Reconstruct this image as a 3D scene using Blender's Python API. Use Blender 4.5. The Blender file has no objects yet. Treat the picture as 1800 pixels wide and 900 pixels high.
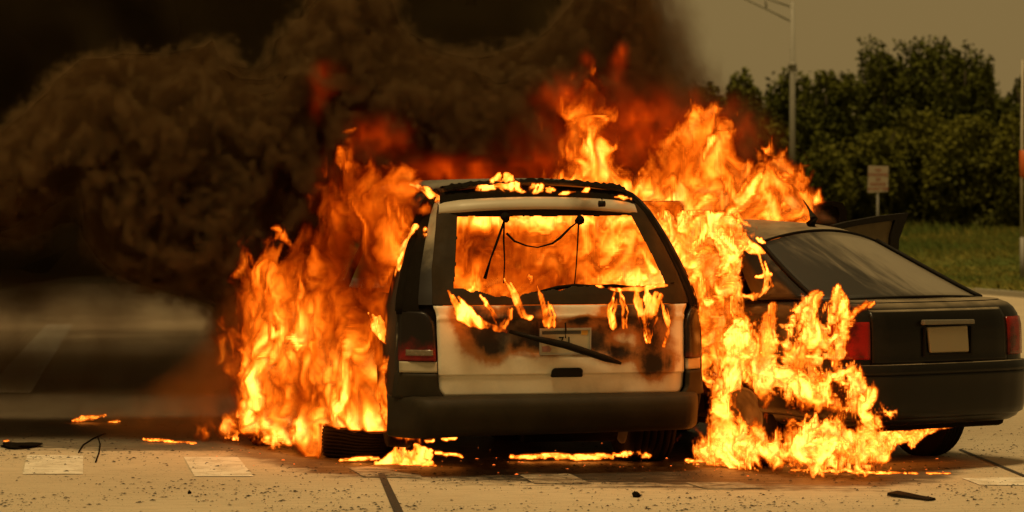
import bpy, bmesh, math, random
import numpy as np
from mathutils import Vector, Matrix

# ------------------------------------------------------------------ camera, sky, sun, exposure
sc = bpy.context.scene
COL = sc.collection
F = 5731.0            # focal length in pixels of the 1800 px wide frame
HC = 1.72             # eye height
HY = 340.0            # horizon row
DC = 20.0             # distance to the van's rear
cam = bpy.data.cameras.new('camera')
camo = bpy.data.objects.new('camera', cam)
COL.objects.link(camo)
camo.location = (0, -DC, HC)
camo.rotation_euler = (math.pi / 2, 0, 0)
cam.sensor_width = 36
cam.lens = 36 * F / 1800
cam.shift_y = -(450 - HY) / 1800
cam.clip_end = 2000
cam.dof.use_dof = True
cam.dof.focus_distance = 20.3
cam.dof.aperture_fstop = 4.0
sc.camera = camo

SUN_EL, SUN_AZ = math.radians(74), math.radians(200)   # high, behind the camera
w = bpy.data.worlds.new('World')
sc.world = w
w.use_nodes = True
wn, wl = w.node_tree.nodes, w.node_tree.links
sky = wn.new('ShaderNodeTexSky')
sky.sky_type = 'NISHITA'
sky.sun_disc = False
sky.sun_elevation = SUN_EL
sky.sun_rotation = SUN_AZ
sky.dust_density = 1.0
hsv = wn.new('ShaderNodeHueSaturation')
hsv.inputs['Saturation'].default_value = 0.12
tint = wn.new('ShaderNodeMix')
tint.data_type = 'RGBA'
tint.blend_type = 'MULTIPLY'
tint.inputs[0].default_value = 1
tint.inputs[7].default_value = (1.0, 0.66, 0.235, 1)      # sulphur-brown overcast light
wl.new(sky.outputs[0], hsv.inputs['Color'])
wl.new(hsv.outputs[0], tint.inputs[6])
flat = wn.new('ShaderNodeMix')        # thick even overcast: most of the blue sky's gradient is gone
flat.data_type = 'RGBA'
flat.inputs[0].default_value = .75
flat.inputs[7].default_value = (4.1, 2.72, 0.98, 1)
wl.new(tint.outputs[2], flat.inputs[6])
wl.new(flat.outputs[2], wn['Background'].inputs[0])
wn['Background'].inputs[1].default_value = 0.05
sun = bpy.data.lights.new('sun', 'SUN')
suno = bpy.data.objects.new('sun', sun)
COL.objects.link(suno)
sun.energy = 2.2
sun.angle = math.radians(14)
sun.color = (1.0, 0.70, 0.30)
sd = Vector((math.sin(SUN_AZ) * math.cos(SUN_EL), math.cos(SUN_AZ) * math.cos(SUN_EL), math.sin(SUN_EL)))
suno.rotation_euler = sd.to_track_quat('Z', 'Y').to_euler()
sc.view_settings.view_transform = 'Standard'
sc.view_settings.look = 'None'
sc.view_settings.exposure = 0.0
sc.cycles.use_denoising = True
sc.cycles.use_adaptive_sampling = True
sc.cycles.adaptive_threshold = .02
sc.cycles.max_bounces = 5
sc.cycles.volume_bounces = 1
sc.cycles.transparent_max_bounces = 96
sc.cycles.volume_step_rate = 1.0
sc.cycles.volume_max_steps = 400

# ------------------------------------------------------------------ helpers
rnd = random.Random(7)
rng = np.random.default_rng(11)


def at(px, py, Y):
    d = Y + DC
    return ((px - 900) / F * d, Y, HC - (py - HY) / F * d)


def ground_at(px, py, z=0.0):
    d = (HC - z) * F / (py - HY)
    return ((px - 900) / F * d, d - DC, z)


def tag(o, label=None, cat=None, group=None, kind=None):
    if label: o['label'] = label
    if cat: o['category'] = cat
    if group: o['group'] = group
    if kind: o['kind'] = kind
    return o


def empty(name, loc, rz=0.0):
    o = bpy.data.objects.new(name, None)
    COL.objects.link(o)
    o.location = loc
    o.rotation_euler = (0, 0, rz)
    return o


def link(name, me, mat=None, parent=None, smooth=True):
    if mat is not None and not me.materials: me.materials.append(mat)
    if smooth and len(me.polygons):
        me.polygons.foreach_set('use_smooth', np.ones(len(me.polygons), bool))
    o = bpy.data.objects.new(name, me)
    COL.objects.link(o)
    if parent is not None: o.parent = parent
    return o


def mesh(name, verts, faces, mat=None, parent=None, smooth=False):
    me = bpy.data.meshes.new(name)
    me.from_pydata([tuple(v) for v in verts], [], faces)
    me.update()
    return link(name, me, mat, parent, smooth)


def arrays_mesh(name, V, Fq, mat=None, parent=None, smooth=False):
    """big meshes from numpy arrays of verts (n,3) and equal sized faces (m,k)"""
    me = bpy.data.meshes.new(name)
    n, m, k = len(V), len(Fq), Fq.shape[1]
    me.vertices.add(n); me.vertices.foreach_set('co', np.asarray(V, np.float32).ravel())
    me.loops.add(m * k); me.loops.foreach_set('vertex_index', np.asarray(Fq, np.int32).ravel())
    me.polygons.add(m); me.polygons.foreach_set('loop_start', np.arange(0, m * k, k, dtype=np.int32))
    me.update(calc_edges=True)
    return link(name, me, mat, parent, smooth)


def grid(name, P, mat=None, parent=None, skip=None, solid=0.0, smooth=True, flip=False, bev=0.0):
    P = np.asarray(P, float)
    nu, nv = P.shape[:2]
    fs = []
    for i in range(nu - 1):
        for j in range(nv - 1):
            if skip is not None and skip(i, j): continue
            f = (i * nv + j, (i + 1) * nv + j, (i + 1) * nv + j + 1, i * nv + j + 1)
            fs.append(f[::-1] if flip else f)
    me = bpy.data.meshes.new(name)
    me.from_pydata(P.reshape(-1, 3).tolist(), [], fs)
    if skip is not None:
        bm = bmesh.new(); bm.from_mesh(me)
        bmesh.ops.delete(bm, geom=[v for v in bm.verts if not v.link_faces], context='VERTS')
        bm.to_mesh(me); bm.free()
    o = link(name, me, mat, parent, smooth)
    if solid:
        md = o.modifiers.new('solid', 'SOLIDIFY'); md.thickness = abs(solid); md.offset = 1 if solid > 0 else -1
    if bev:
        md = o.modifiers.new('bev', 'BEVEL'); md.width = bev; md.segments = 2; md.limit_method = 'ANGLE'
    return o


def box(name, lo, hi, mat, parent=None, bev=0.01):
    bm = bmesh.new()
    bmesh.ops.create_cube(bm, size=1)
    for v in bm.verts:
        v.co = Vector([lo[i] + (v.co[i] + .5) * (hi[i] - lo[i]) for i in range(3)])
    if bev: bmesh.ops.bevel(bm, geom=bm.edges[:], offset=bev, segments=2, affect='EDGES', profile=.5)
    me = bpy.data.meshes.new(name); bm.to_mesh(me); bm.free()
    return link(name, me, mat, parent, False)


def tube(name, pts, r, mat, parent=None, n=8, cap=True):
    pts = [Vector(p) for p in pts]
    rs = r if isinstance(r, (list, tuple)) else [r] * len(pts)
    V, fs = [], []
    ref = Vector((0, 0, 1))
    for i, p in enumerate(pts):
        t = (pts[min(i + 1, len(pts) - 1)] - pts[max(i - 1, 0)]).normalized()
        a = t.cross(ref)
        if a.length < .05: a = t.cross(Vector((1, 0, 0)))
        a.normalize(); b = t.cross(a)
        for k in range(n):
            q = 2 * math.pi * k / n
            V.append(p + (a * math.cos(q) + b * math.sin(q)) * rs[i])
    for i in range(len(pts) - 1):
        for k in range(n):
            fs.append((i * n + k, i * n + (k + 1) % n, (i + 1) * n + (k + 1) % n, (i + 1) * n + k))
    if cap:
        fs.append(tuple(range(n))[::-1]); fs.append(tuple((len(pts) - 1) * n + k for k in range(n)))
    return mesh(name, V, fs, mat, parent, True)


def lathe(name, prof, mat, parent=None, n=40, axis='x', c=(0, 0, 0)):
    """prof: (offset along the axis, radius)"""
    V, fs = [], []
    for a, r in prof:
        for k in range(n):
            q = 2 * math.pi * k / n
            if axis == 'x': V.append((c[0] + a, c[1] + r * math.cos(q), c[2] + r * math.sin(q)))
            else: V.append((c[0] + r * math.cos(q), c[1] + r * math.sin(q), c[2] + a))
    m = len(prof)
    for i in range(m - 1):
        for k in range(n):
            fs.append((i * n + k, i * n + (k + 1) % n, (i + 1) * n + (k + 1) % n, (i + 1) * n + k))
    return mesh(name, V, fs, mat, parent, True)


def prism(name, poly, y0, y1, mat, parent=None, bev=0.0):
    """polygon in (x, z) extruded along y"""
    n = len(poly)
    V = [(x, y0, z) for x, z in poly] + [(x, y1, z) for x, z in poly]
    fs = [tuple(range(n)), tuple(range(2 * n - 1, n - 1, -1))]
    fs += [(i, n + i, n + (i + 1) % n, (i + 1) % n) for i in range(n)]
    o = mesh(name, V, fs, mat, parent)
    if bev:
        md = o.modifiers.new('bev', 'BEVEL'); md.width = bev; md.segments = 2
    return o


class NT:
    """short hand for material node trees"""
    def __init__(s, name):
        s.m = bpy.data.materials.new(name)
        s.m.use_nodes = True
        s.t = s.m.node_tree
        s.t.nodes.clear()
        s.out = s.n('ShaderNodeOutputMaterial')

    def n(s, t, **kw):
        q = s.t.nodes.new(t)
        for k, v in kw.items(): setattr(q, k, v)
        return q

    def set(s, sock, v):
        if hasattr(v, 'is_linked') or isinstance(v, bpy.types.NodeSocket): s.t.links.new(v, sock)
        else:
            if isinstance(v, tuple) and len(v) == 3 and sock.type == 'RGBA': v = v + (1,)
            sock.default_value = v

    def math(s, op, a, b=None, c=None, clamp=False):
        q = s.n('ShaderNodeMath', operation=op); q.use_clamp = clamp
        for i, x in enumerate((a, b, c)):
            if x is not None: s.set(q.inputs[i], x)
        return q.outputs[0]

    def mix(s, f, a, b, blend='MIX'):
        q = s.n('ShaderNodeMix', data_type='RGBA', blend_type=blend)
        s.set(q.inputs[0], f); s.set(q.inputs[6], a); s.set(q.inputs[7], b)
        return q.outputs[2]

    def coord(s, which='Object'):
        return s.n('ShaderNodeTexCoord').outputs[which]

    def mapping(s, v, scale=(1, 1, 1), loc=(0, 0, 0), rot=(0, 0, 0)):
        q = s.n('ShaderNodeMapping')
        s.set(q.inputs[0], v); q.inputs['Scale'].default_value = scale; q.inputs['Location'].default_value = loc; q.inputs['Rotation'].default_value = rot
        return q.outputs[0]

    def noise(s, v, scale, detail=4, rough=.55, dist=0.0):
        q = s.n('ShaderNodeTexNoise')
        s.set(q.inputs['Vector'], v); q.inputs['Scale'].default_value = scale; q.inputs['Detail'].default_value = detail
        q.inputs['Roughness'].default_value = rough; q.inputs['Distortion'].default_value = dist
        return q.outputs[0]

    def vor(s, v, scale, feature='F1'):
        q = s.n('ShaderNodeTexVoronoi', feature=feature)
        s.set(q.inputs['Vector'], v); q.inputs['Scale'].default_value = scale
        return q.outputs['Distance']

    def ramp(s, f, lo, hi, a=0.0, b=1.0, smooth=True):
        q = s.n('ShaderNodeMapRange')
        q.interpolation_type = 'SMOOTHSTEP' if smooth else 'LINEAR'
        s.set(q.inputs[0], f)
        for i, x in enumerate((lo, hi, a, b)): s.set(q.inputs[1 + i], x)
        return q.outputs[0]

    def blob(s, v, c, r, warp=None):
        """soft ellipse: 1 at c, 0 at radii r"""
        q = s.n('ShaderNodeVectorMath', operation='SUBTRACT'); s.set(q.inputs[0], v); q.inputs[1].default_value = c
        p = s.n('ShaderNodeVectorMath', operation='MULTIPLY'); s.set(p.inputs[0], q.outputs[0]); p.inputs[1].default_value = tuple(1 / x for x in r)
        l = s.n('ShaderNodeVectorMath', operation='LENGTH'); s.set(l.inputs[0], p.outputs[0])
        d = l.outputs['Value']
        if warp is not None: d = s.math('ADD', d, warp)
        return s.ramp(d, 1.12, .1)

    def bsdf(s, color, rough=.5, metal=0.0, spec=None, bump=None, bstr=.3, bdist=.01, coat=0.0, normal=None, **kw):
        b = s.n('ShaderNodeBsdfPrincipled')
        s.set(b.inputs['Base Color'], color); s.set(b.inputs['Roughness'], rough); s.set(b.inputs['Metallic'], metal)
        if spec is not None: s.set(b.inputs['Specular IOR Level'], spec)
        if coat: b.inputs['Coat Weight'].default_value = coat; b.inputs['Coat Roughness'].default_value = .12
        if bump is not None:
            q = s.n('ShaderNodeBump'); q.inputs['Strength'].default_value = bstr; q.inputs['Distance'].default_value = bdist
            s.set(q.inputs['Height'], bump); s.set(b.inputs['Normal'], q.outputs[0])
        s.t.links.new(b.outputs[0], s.out.inputs[0])
        s.b = b
        return s.m


def simple(name, col, rough=.6, metal=0.0, var=.25, scale=30, spec=None):
    t = NT(name)
    n = t.noise(t.coord(), scale, 5)
    c = t.mix(n, tuple(x * (1 - var) for x in col), tuple(min(1, x * (1 + var)) for x in col))
    return t.bsdf(c, t.ramp(n, .3, .7, max(0, rough - .1), min(1, rough + .1)), metal, spec=spec, bump=n, bstr=.1, bdist=.004)


# ------------------------------------------------------------------ materials
M = {}
M['char'] = simple('char', (.008, .0055, .0025), .9, spec=.08)
M['rubber'] = simple('rubber', (.008, .006, .0035), .9, spec=.1)
M['black_plastic'] = simple('black_plastic', (.008, .006, .003), .6, spec=.15)
M['under'] = simple('under', (.010, .007, .003), .9, spec=.05)
M['galv'] = simple('galv', (.30, .29, .26), .55, .0, .15, 6)
M['rim'] = simple('rim', (.18, .17, .16), .5, .6)


def paint_white():
    t = NT('white_paint')
    v = t.coord('Object')
    n1 = t.noise(v, 3.2, 5, .6)
    n2 = t.noise(v, 11, 5, .6)
    wv = t.math('MULTIPLY', t.math('SUBTRACT', n1, .5), 1.5)
    col = t.mix(t.noise(v, 60, 3), (.66, .60, .47), (.74, .68, .55))
    S = []
    for c, r in HATCH_BURNS:
        S.append(t.blob(v, c, r, wv))
    inv = t.math('SUBTRACT', 1.0, S[0])
    for x in S[1:]: inv = t.math('MULTIPLY', inv, t.math('SUBTRACT', 1.0, x))
    tot = t.math('SUBTRACT', 1.0, inv)
    streak = t.noise(t.mapping(v, (14, 14, 3)), 1.2, 4)
    tot = t.math('MULTIPLY', tot, t.ramp(streak, .18, .5, .65, 1.0))
    brown = t.ramp(tot, .0, .42)
    dark = t.ramp(t.math('ADD', tot, t.math('MULTIPLY', t.math('SUBTRACT', n2, .5), .5)), .38, .92)
    c1 = t.mix(brown, col, t.mix(n2, (.30, .115, .022), (.44, .20, .05)))
    c2 = t.mix(dark, c1, (.018, .012, .008))
    # grey grime
    c3 = t.mix(t.math('MULTIPLY', t.ramp(t.noise(v, 5, 6), .5, .75), .35), c2, (.33, .29, .21))
    return t.bsdf(c3, t.ramp(dark, 0, 1, .38, .8), spec=.4, bump=t.math('ADD', n2, dark), bstr=.15, bdist=.003)


def concrete():
    t = NT('concrete')
    v = t.coord('Object')
    big = t.noise(v, .35, 5, .6)
    st = t.noise(t.mapping(v, (.5, 3.5, 1)), 1.2, 5, .6)
    fine = t.noise(v, 55, 6, .7)
    med = t.noise(t.mapping(v, (2.2, 7, 1)), 2.0, 5, .65)
    c = t.mix(t.ramp(big, .3, .7), (.43, .345, .23), (.60, .50, .355))
    c = t.mix(t.math('MULTIPLY', t.ramp(med, .40, .70), .62), c, (.36, .285, .185))
    c = t.mix(t.ramp(fine, .3, .7, 0, .5), c, (.64, .54, .40))
    # soot specks
    sp = t.vor(v, 26)
    dens = t.noise(v, 1.1, 4)
    m = t.ramp(sp, t.ramp(dens, .3, .75, .06, .24), t.ramp(dens, .3, .75, .0, .12))
    c = t.mix(m, c, (.035, .03, .024))
    # scorched and oiled area round the two wrecks
    x = t.n('ShaderNodeSeparateXYZ'); t.set(x.inputs[0], v)
    jag = t.math('ADD', t.math('MULTIPLY', t.math('SUBTRACT', st, .5), 1.2), t.math('MULTIPLY', t.math('SUBTRACT', t.noise(v, 9, 4), .5), .7))
    yy = t.math('ADD', x.outputs[1], jag)
    q = t.n('ShaderNodeValToRGB'); t.set(q.inputs[0], t.ramp(x.outputs[0], -4, 4, smooth=False))
    e = q.color_ramp.elements
    knots = [(-4, 2.1, .75), (-1.9, 1.6, .8), (-1.2, .0, 1), (-.5, -.5, 1), (.3, -.7, 1), (1.2, -1.0, 1), (2.1, -1.0, 1), (2.6, -.4, .85), (3.1, 1.2, .2), (4, 2, .1)]
    while len(e) < len(knots): e.new(.5)
    for el, (kx, ky, ka) in zip(e, knots): el.position = (kx + 4) / 8; el.color = ((ky + 1) / 3, ka, 0, 1)
    kn = t.n('ShaderNodeSeparateColor'); t.set(kn.inputs[0], q.outputs[0])
    edge = t.math('MULTIPLY_ADD', kn.outputs[0], 3.0, -1.0)
    near = t.ramp(t.math('SUBTRACT', yy, edge), -.25, .3)
    far = t.ramp(yy, 13.0, 7.0)  # scorch tone carried on under the smoke, painting its shade on the road
    burnt = t.math('MULTIPLY', t.math('MULTIPLY', near, far), kn.outputs[1])
    burnt = t.math('MULTIPLY', burnt, t.ramp(t.noise(t.mapping(v, (1.2, 4, 1)), 4, 5), .25, .5, .72, 1))
    c = t.mix(burnt, c, t.mix(fine, (.010, .007, .0035), (.034, .024, .013)))
    r = t.ramp(t.math('ADD', burnt, t.math('MULTIPLY', st, .3)), .5, 1.2, .85, .6)
    return t.bsdf(c, r, bump=t.math('ADD', fine, t.math('MULTIPLY', med, .6)), bstr=.35, bdist=.006)


def road_paint():
    t = NT('road_paint')
    v = t.coord('Object')
    wear = t.ramp(t.noise(v, 7, 6, .7), .42, .62)
    sp = t.ramp(t.vor(v, 26), .13, .06)
    c = t.mix(wear, (.80, .75, .64), (.58, .52, .41))
    c = t.mix(sp, c, (.05, .042, .033))
    return t.bsdf(c, .8, bump=t.noise(v, 60, 5), bstr=.3, bdist=.004)


def sedan_paint():
    t = NT('dark_paint')
    v = t.coord('Object')
    n = t.noise(v, 6, 6, .6)
    f = t.noise(v, 40, 4)
    g = t.n('ShaderNodeNewGeometry')
    up = t.n('ShaderNodeSeparateXYZ'); t.set(up.inputs[0], g.outputs['Normal'])
    # ash and dust that settled on upward faces
    dust = t.math('MULTIPLY', t.ramp(up.outputs[2], .72, .98), t.ramp(n, .25, .7, .45, .95))
    c = t.mix(dust, (.0045, .0035, .0018), t.mix(f, (.26, .21, .14), (.35, .285, .19)))
    # soot over the burning front-left part
    s = t.n('ShaderNodeSeparateXYZ'); t.set(s.inputs[0], v)
    k = t.math('ADD', t.math('ADD', t.math('MULTIPLY', s.outputs[0], -1.1), t.math('MULTIPLY', s.outputs[1], .03)), t.math('MULTIPLY', t.math('SUBTRACT', n, .5), 1.1))
    c = t.mix(t.ramp(k, .35, .8), c, (.012, .010, .008))
    return t.bsdf(c, t.ramp(dust, 0, .8, .3, .7), spec=.2, coat=.06, bump=f, bstr=.06, bdist=.003)


def sedan_glass():
    t = NT('sky_tinted_glass')
    v = t.coord('Object')
    n = t.noise(v, 5, 6, .65)
    s = t.n('ShaderNodeSeparateXYZ'); t.set(s.inputs[0], v)
    fan = t.noise(t.mapping(v, (9, 1.2, 2), rot=(0, 0, .35)), 1.6, 5, .6, .4)
    k = t.math('ADD', t.math('MULTIPLY', s.outputs[0], -1.7), t.math('MULTIPLY', t.math('SUBTRACT', fan, .5), 1.5))
    k = t.math('ADD', k, t.math('MULTIPLY', t.math('SUBTRACT', 1.15, s.outputs[1]), .35))
    soot = t.ramp(k, -.25, .75)
    c = t.mix(soot, t.mix(n, (.20, .17, .125), (.27, .235, .175)), (.016, .013, .010))  # tan base colour holds the sky's reflection; soot darkens it
    return t.bsdf(c, t.ramp(soot, 0, 1, .30, .5), spec=.6)


def lens_red():
    t = NT('red_lens')
    v = t.coord('Object')
    n = t.noise(v, 7, 4)
    rib = t.n('ShaderNodeTexWave', wave_type='BANDS', bands_direction='Z'); t.set(rib.inputs[0], v); rib.inputs['Scale'].default_value = 26
    c = t.mix(t.ramp(n, .42, .7), (.21, .005, .002), (.05, .003, .001))
    return t.bsdf(c, .25, coat=.2, bump=rib.outputs[1], bstr=.15, bdist=.002, spec=.2)


def bumper_grey():
    t = NT('grey_bumper')
    v = t.coord('Object')
    n = t.noise(v, 4, 6, .6)
    f = t.noise(v, 55, 4)
    s = t.n('ShaderNodeSeparateXYZ'); t.set(s.inputs[0], v)
    c = t.mix(t.ramp(n, .3, .7), (.017, .012, .0055), (.030, .022, .011))
    c = t.mix(t.math('MULTIPLY', t.ramp(f, .5, .8), .3), c, (.011, .008, .004))
    return t.bsdf(c, .65, spec=.2, bump=f, bstr=.1, bdist=.003)


M['concrete'] = concrete()
M['road_paint'] = road_paint()
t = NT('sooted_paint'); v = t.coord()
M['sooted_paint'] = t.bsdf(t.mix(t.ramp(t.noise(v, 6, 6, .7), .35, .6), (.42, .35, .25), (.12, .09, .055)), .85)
M['sedan'] = sedan_paint()
M['sedan_glass'] = sedan_glass()
M['red'] = lens_red()
M['bumper'] = bumper_grey()

# ------------------------------------------------------------------ ground, road, grass
mesh('road', [(-160, -30, 0), (160, -30, 0), (160, 420, 0), (-160, 420, 0)], [(0, 1, 2, 3)], M['concrete'])
bpy.data.objects['road']['kind'] = 'structure'
ROAD = bpy.data.objects['road']


def strip(name, pix, mat, z=.004, parent=None):
    return mesh(name, [ground_at(x, y, z) for x, y in pix], [tuple(range(len(pix)))], mat, parent)


# row of painted bars across the lane
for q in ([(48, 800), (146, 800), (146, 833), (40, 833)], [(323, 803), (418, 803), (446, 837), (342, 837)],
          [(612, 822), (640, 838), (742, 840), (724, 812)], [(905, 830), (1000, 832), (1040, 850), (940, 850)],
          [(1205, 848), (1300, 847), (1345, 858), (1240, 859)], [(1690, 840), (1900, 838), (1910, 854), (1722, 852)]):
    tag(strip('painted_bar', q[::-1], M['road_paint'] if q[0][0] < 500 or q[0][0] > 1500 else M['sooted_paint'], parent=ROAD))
strip('edge_line', [(-30, 690), (54, 690), (128, 570), (82, 570)], M['road_paint'], parent=ROAD)
tj = simple('tar_joint', (.035, .03, .024), .8)
for q in ([(664, 832), (676, 832), (712, 905), (694, 905)], [(1684, 790), (1690, 789), (1810, 838), (1800, 838)],
          ):
    strip('road_joint', q[::-1], tj, .005, ROAD)

t = NT('meadow'); v = t.coord()
t.bsdf(t.mix(t.noise(v, .25, 5), (.06, .08, .005), t.mix(t.noise(v, .8, 4), (.10, .12, .010), (.17, .14, .02))), .9, bump=t.noise(v, 4, 5), bstr=.6, bdist=.1)
M['meadow'] = t.m
gp = [(-160, 48), (2, 42), (6.6, 38), (7.9, 36), (9.0, 31.5), (40, 15), (160, 6), (160, 400), (-160, 400)]
o = mesh('verge', [(x, y, .06) for x, y in gp], [tuple(range(len(gp)))], M['meadow'])
o['kind'] = 'structure'
# kerb along the verge
kb = []
for (x0, y0), (x1, y1) in zip(gp[:6], gp[1:7]):
    kb.append((x0, y0))
kb.append(gp[6])
P = []
for (x, y) in kb:
    P.append([(x, y - .18, .0), (x, y - .16, .09), (x, y + .0, .10), (x, y + .05, .05)])
grid('kerb', P, simple('kerb', (.33, .31, .25), .8), smooth=False)['kind'] = 'structure'


def inside_verge(x, y):
    e = np.interp(x, [p[0] for p in gp[:7]], [p[1] for p in gp[:7]])
    return y > e + .25


def grass():
    n = 56000
    d = 48 + 88 * rng.random(n) ** 1.5
    px = rng.uniform(1230, 1840, n)
    x = (px - 900) / F * d; y = d - DC
    k = inside_verge(x, y); x, y, d = x[k], y[k], d[k]; n = len(x)
    patch = np.sin(x * .7 + 1.3) * np.sin(y * .31) + np.sin(x * .23 + y * .17)
    h = rng.uniform(.12, .34, n) * (1 + .3 * patch) * np.clip((d - 45) / 40, .5, 1.6)
    wd = rng.uniform(.012, .03, n) * d / 60
    a = rng.uniform(0, math.pi, n)
    lx, ly = rng.normal(0, .12, n), rng.normal(0, .12, n)
    z0 = np.full(n, .05)
    A = np.stack([x - wd * np.cos(a), y - wd * np.sin(a), z0], 1)
    B = np.stack([x + wd * np.cos(a), y + wd * np.sin(a), z0], 1)
    C = np.stack([x + lx * .4 + wd * .6, y + ly * .4, z0 + h * .65], 1)
    D = np.stack([x + lx, y + ly, z0 + h], 1)
    V = np.stack([A, B, C, D], 1).reshape(-1, 3)
    i = np.arange(n)[:, None] * 4
    Fq = np.concatenate([i + np.array([[0, 1, 2]]), i + np.array([[0, 2, 3]])])
    t = NT('grass_blade'); g = t.n('ShaderNodeNewGeometry')
    c = t.mix(g.outputs['Random Per Island'], (.085, .11, .006), (.23, .19, .02))
    c = t.mix(t.ramp(t.noise(t.coord(), .22, 3), .4, .65), c, (.075, .11, .006))
    t.bsdf(c, .8)
    tag(arrays_mesh('grass', V, Fq, t.m), 'rough green verge grass beside the dark trees', 'grass', kind='stuff')


grass()

# ------------------------------------------------------------------ the white van
VX, VY, VA = .27, 0.0, math.radians(14)
VC, VS = math.cos(VA), math.sin(VA)


def vl(px, py, y=0.0):
    """picture point -> van-local (x, z) on the plane y"""
    u = (px - 900) / F
    x = (u * (DC + y * VC) - VX + y * VS) / (VC - u * VS)
    d = DC + x * VS + y * VC
    return x, HC - (py - HY) / F * d


ZS = np.array([.26, .34, .45, .64, .81, 1.02, 1.10, 1.23, 1.38, 1.51, 1.60, 1.66, 1.70, 1.725])
WS = np.array([.90, .935, .955, .962, .962, .950, .935, .895, .840, .785, .738, .695, .655, .61])
RK = np.array([.02, .01, .0, .0, .005, .02, .055, .125, .215, .305, .370, .415, .445, .49])


def vw(z): return np.interp(z, ZS, WS)
def vy(x, z):
    a = np.abs(x) / vw(z)
    return np.interp(z, ZS, RK) + .05 * a ** 2 + .13 * np.clip(a - .75, 0, 1) ** 2 / .0625


HATCH_BURNS = []
for px, py, rx, rz in ((858, 598, .24, .17), (830, 560, .16, .14), (905, 565, .24, .16), (955, 595, .24, .17), (1050, 595, .22, .17), (1090, 560, .16, .16), (930, 538, .22, .07), (1150, 590, .19, .26), (1152, 640, .15, .13),
                       (1115, 540, .20, .12), (1085, 618, .16, .10), (1160, 535, .13, .2), (1020, 565, .12, .05)):
    _x, _z = vl(px, py)
    HATCH_BURNS.append(((_x, .03, _z), (rx, .6, rz)))
M['white'] = paint_white()


def van_body_paint():
    t = NT('scorched_white_paint')
    v = t.coord()
    n = t.noise(v, 2.5, 6, .6); f = t.noise(v, 14, 5)
    s = t.n('ShaderNodeSeparateXYZ'); t.set(s.inputs[0], v)
    k = t.ramp(t.math('ADD', s.outputs[1], t.math('MULTIPLY', t.math('SUBTRACT', n, .5), 1.0)), .02, .14)
    k2 = t.ramp(t.math('ADD', s.outputs[2], t.math('MULTIPLY', t.math('SUBTRACT', n, .5), .3)), .75, 1.0)
    c = t.mix(t.math('MAXIMUM', t.math('MULTIPLY', k, .96), t.math('MULTIPLY', k2, .92)), (.58, .52, .40), t.mix(f, (.007, .005, .004), (.022, .015, .010)))
    return t.bsdf(c, .85, spec=.15, bump=f, bstr=.2, bdist=.004)


def van_roof_paint():
    t = NT('ashen_roof_paint')
    v = t.coord()
    n = t.noise(v, 2.0, 6, .6); f = t.noise(v, 30, 5)
    s = t.n('ShaderNodeSeparateXYZ'); t.set(s.inputs[0], v)
    e = t.ramp(t.math('ADD', s.outputs[1], t.math('MULTIPLY', t.math('SUBTRACT', f, .5), .12)), .62, .72)
    c = t.mix(t.ramp(n, .35, .65), (.20, .18, .135), (.12, .105, .08))
    c = t.mix(e, (.02, .016, .012), c)
    return t.bsdf(c, .75, bump=f, bstr=.2, bdist=.004)


M['van_body'] = van_body_paint()
M['van_roof'] = van_roof_paint()
VAN = tag(empty('van', (VX, VY, 0), VA), 'white minivan seen from behind, burnt-out rear window and scorched tailgate', 'van')


def van_face(name, xs, zs, off, mat, skip=None, solid=-.02, disp=None, parent=None):
    """a patch that follows the rear face; xs(u, z) gives the local x"""
    P = []
    for u in xs[0]:
        r = []
        for z in zs:
            x = xs[1](u, z)
            y = vy(x, z) - off + (disp(x, z) if disp else 0)
            r.append((x, y, z))
        P.append(r)
    return grid(name, P, mat, parent or VAN, skip, solid=solid)


# tailgate outline in local x as a function of z
hz = [vl(0, y, 0)[1] for y in (702, 660, 600, 530, 500)]
TL = [(.485, -.70), (.52, -.728), (.62, -.735), (.80, -.74), (.98, -.745), (1.03, -.76), (1.06, -.765), (1.25, -.745), (1.45, -.695), (1.60, -.655), (1.69, -.62)]
TR = [(.485, .80), (.52, .828), (.62, .835), (.80, .838), (.98, .842), (1.03, .868), (1.06, .868), (1.25, .832), (1.45, .765), (1.60, .705), (1.69, .64)]
tl = lambda z: np.interp(z, [p[0] for p in TL], [p[1] for p in TL])
tr = lambda z: np.interp(z, [p[0] for p in TR], [p[1] for p in TR])
tx = lambda u, z: tl(z) + (tr(z) - tl(z)) * u
sst = lambda a, b, x: (lambda q: q * q * (3 - 2 * q))(np.clip((x - a) / (b - a), 0, 1))


def hatch_relief(x, z):
    d = 0.0
    # number plate recess
    x0, x1, z0, z1 = -.27, .43, .735, .945
    d += .030 * sst(x0 - .05, x0 + .02, x) * sst(x1 + .05, x1 - .02, x) * sst(z0 - .02, z0 + .015, z) * sst(z1 + .02, z1 - .01, z)
    d += .012 * sst(.617, .603, z)                  # lower strip steps in
    d -= .010 * math.exp(-((z - .96) / .012) ** 2)  # swage line
    return d


us = np.linspace(0, 1, 72)
o = van_face('tailgate', (us, tx), np.concatenate([np.linspace(.485, .60, 8), np.linspace(.606, .62, 5), np.linspace(.64, 1.035, 34)]), .018, M['white'], disp=hatch_relief, solid=-.05)
# black glass surround with the burnt out opening
wpx = [(803, 380), (1108, 378), (1170, 498), (1160, 505), (1060, 505), (1010, 503), (955, 512), (900, 521), (860, 519), (812, 508), (796, 505)]
WIN = [(z0, z1) for z0, z1 in ()]
gz = np.linspace(1.04, 1.655, 130)
gu = np.linspace(0, 1, 260)
win_poly = []
for (a, b) in wpx:
    yy = .1
    for _ in range(4):
        xx, zz = vl(a, b, yy); yy = float(vy(xx, zz))
    win_poly.append((xx, zz))


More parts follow.
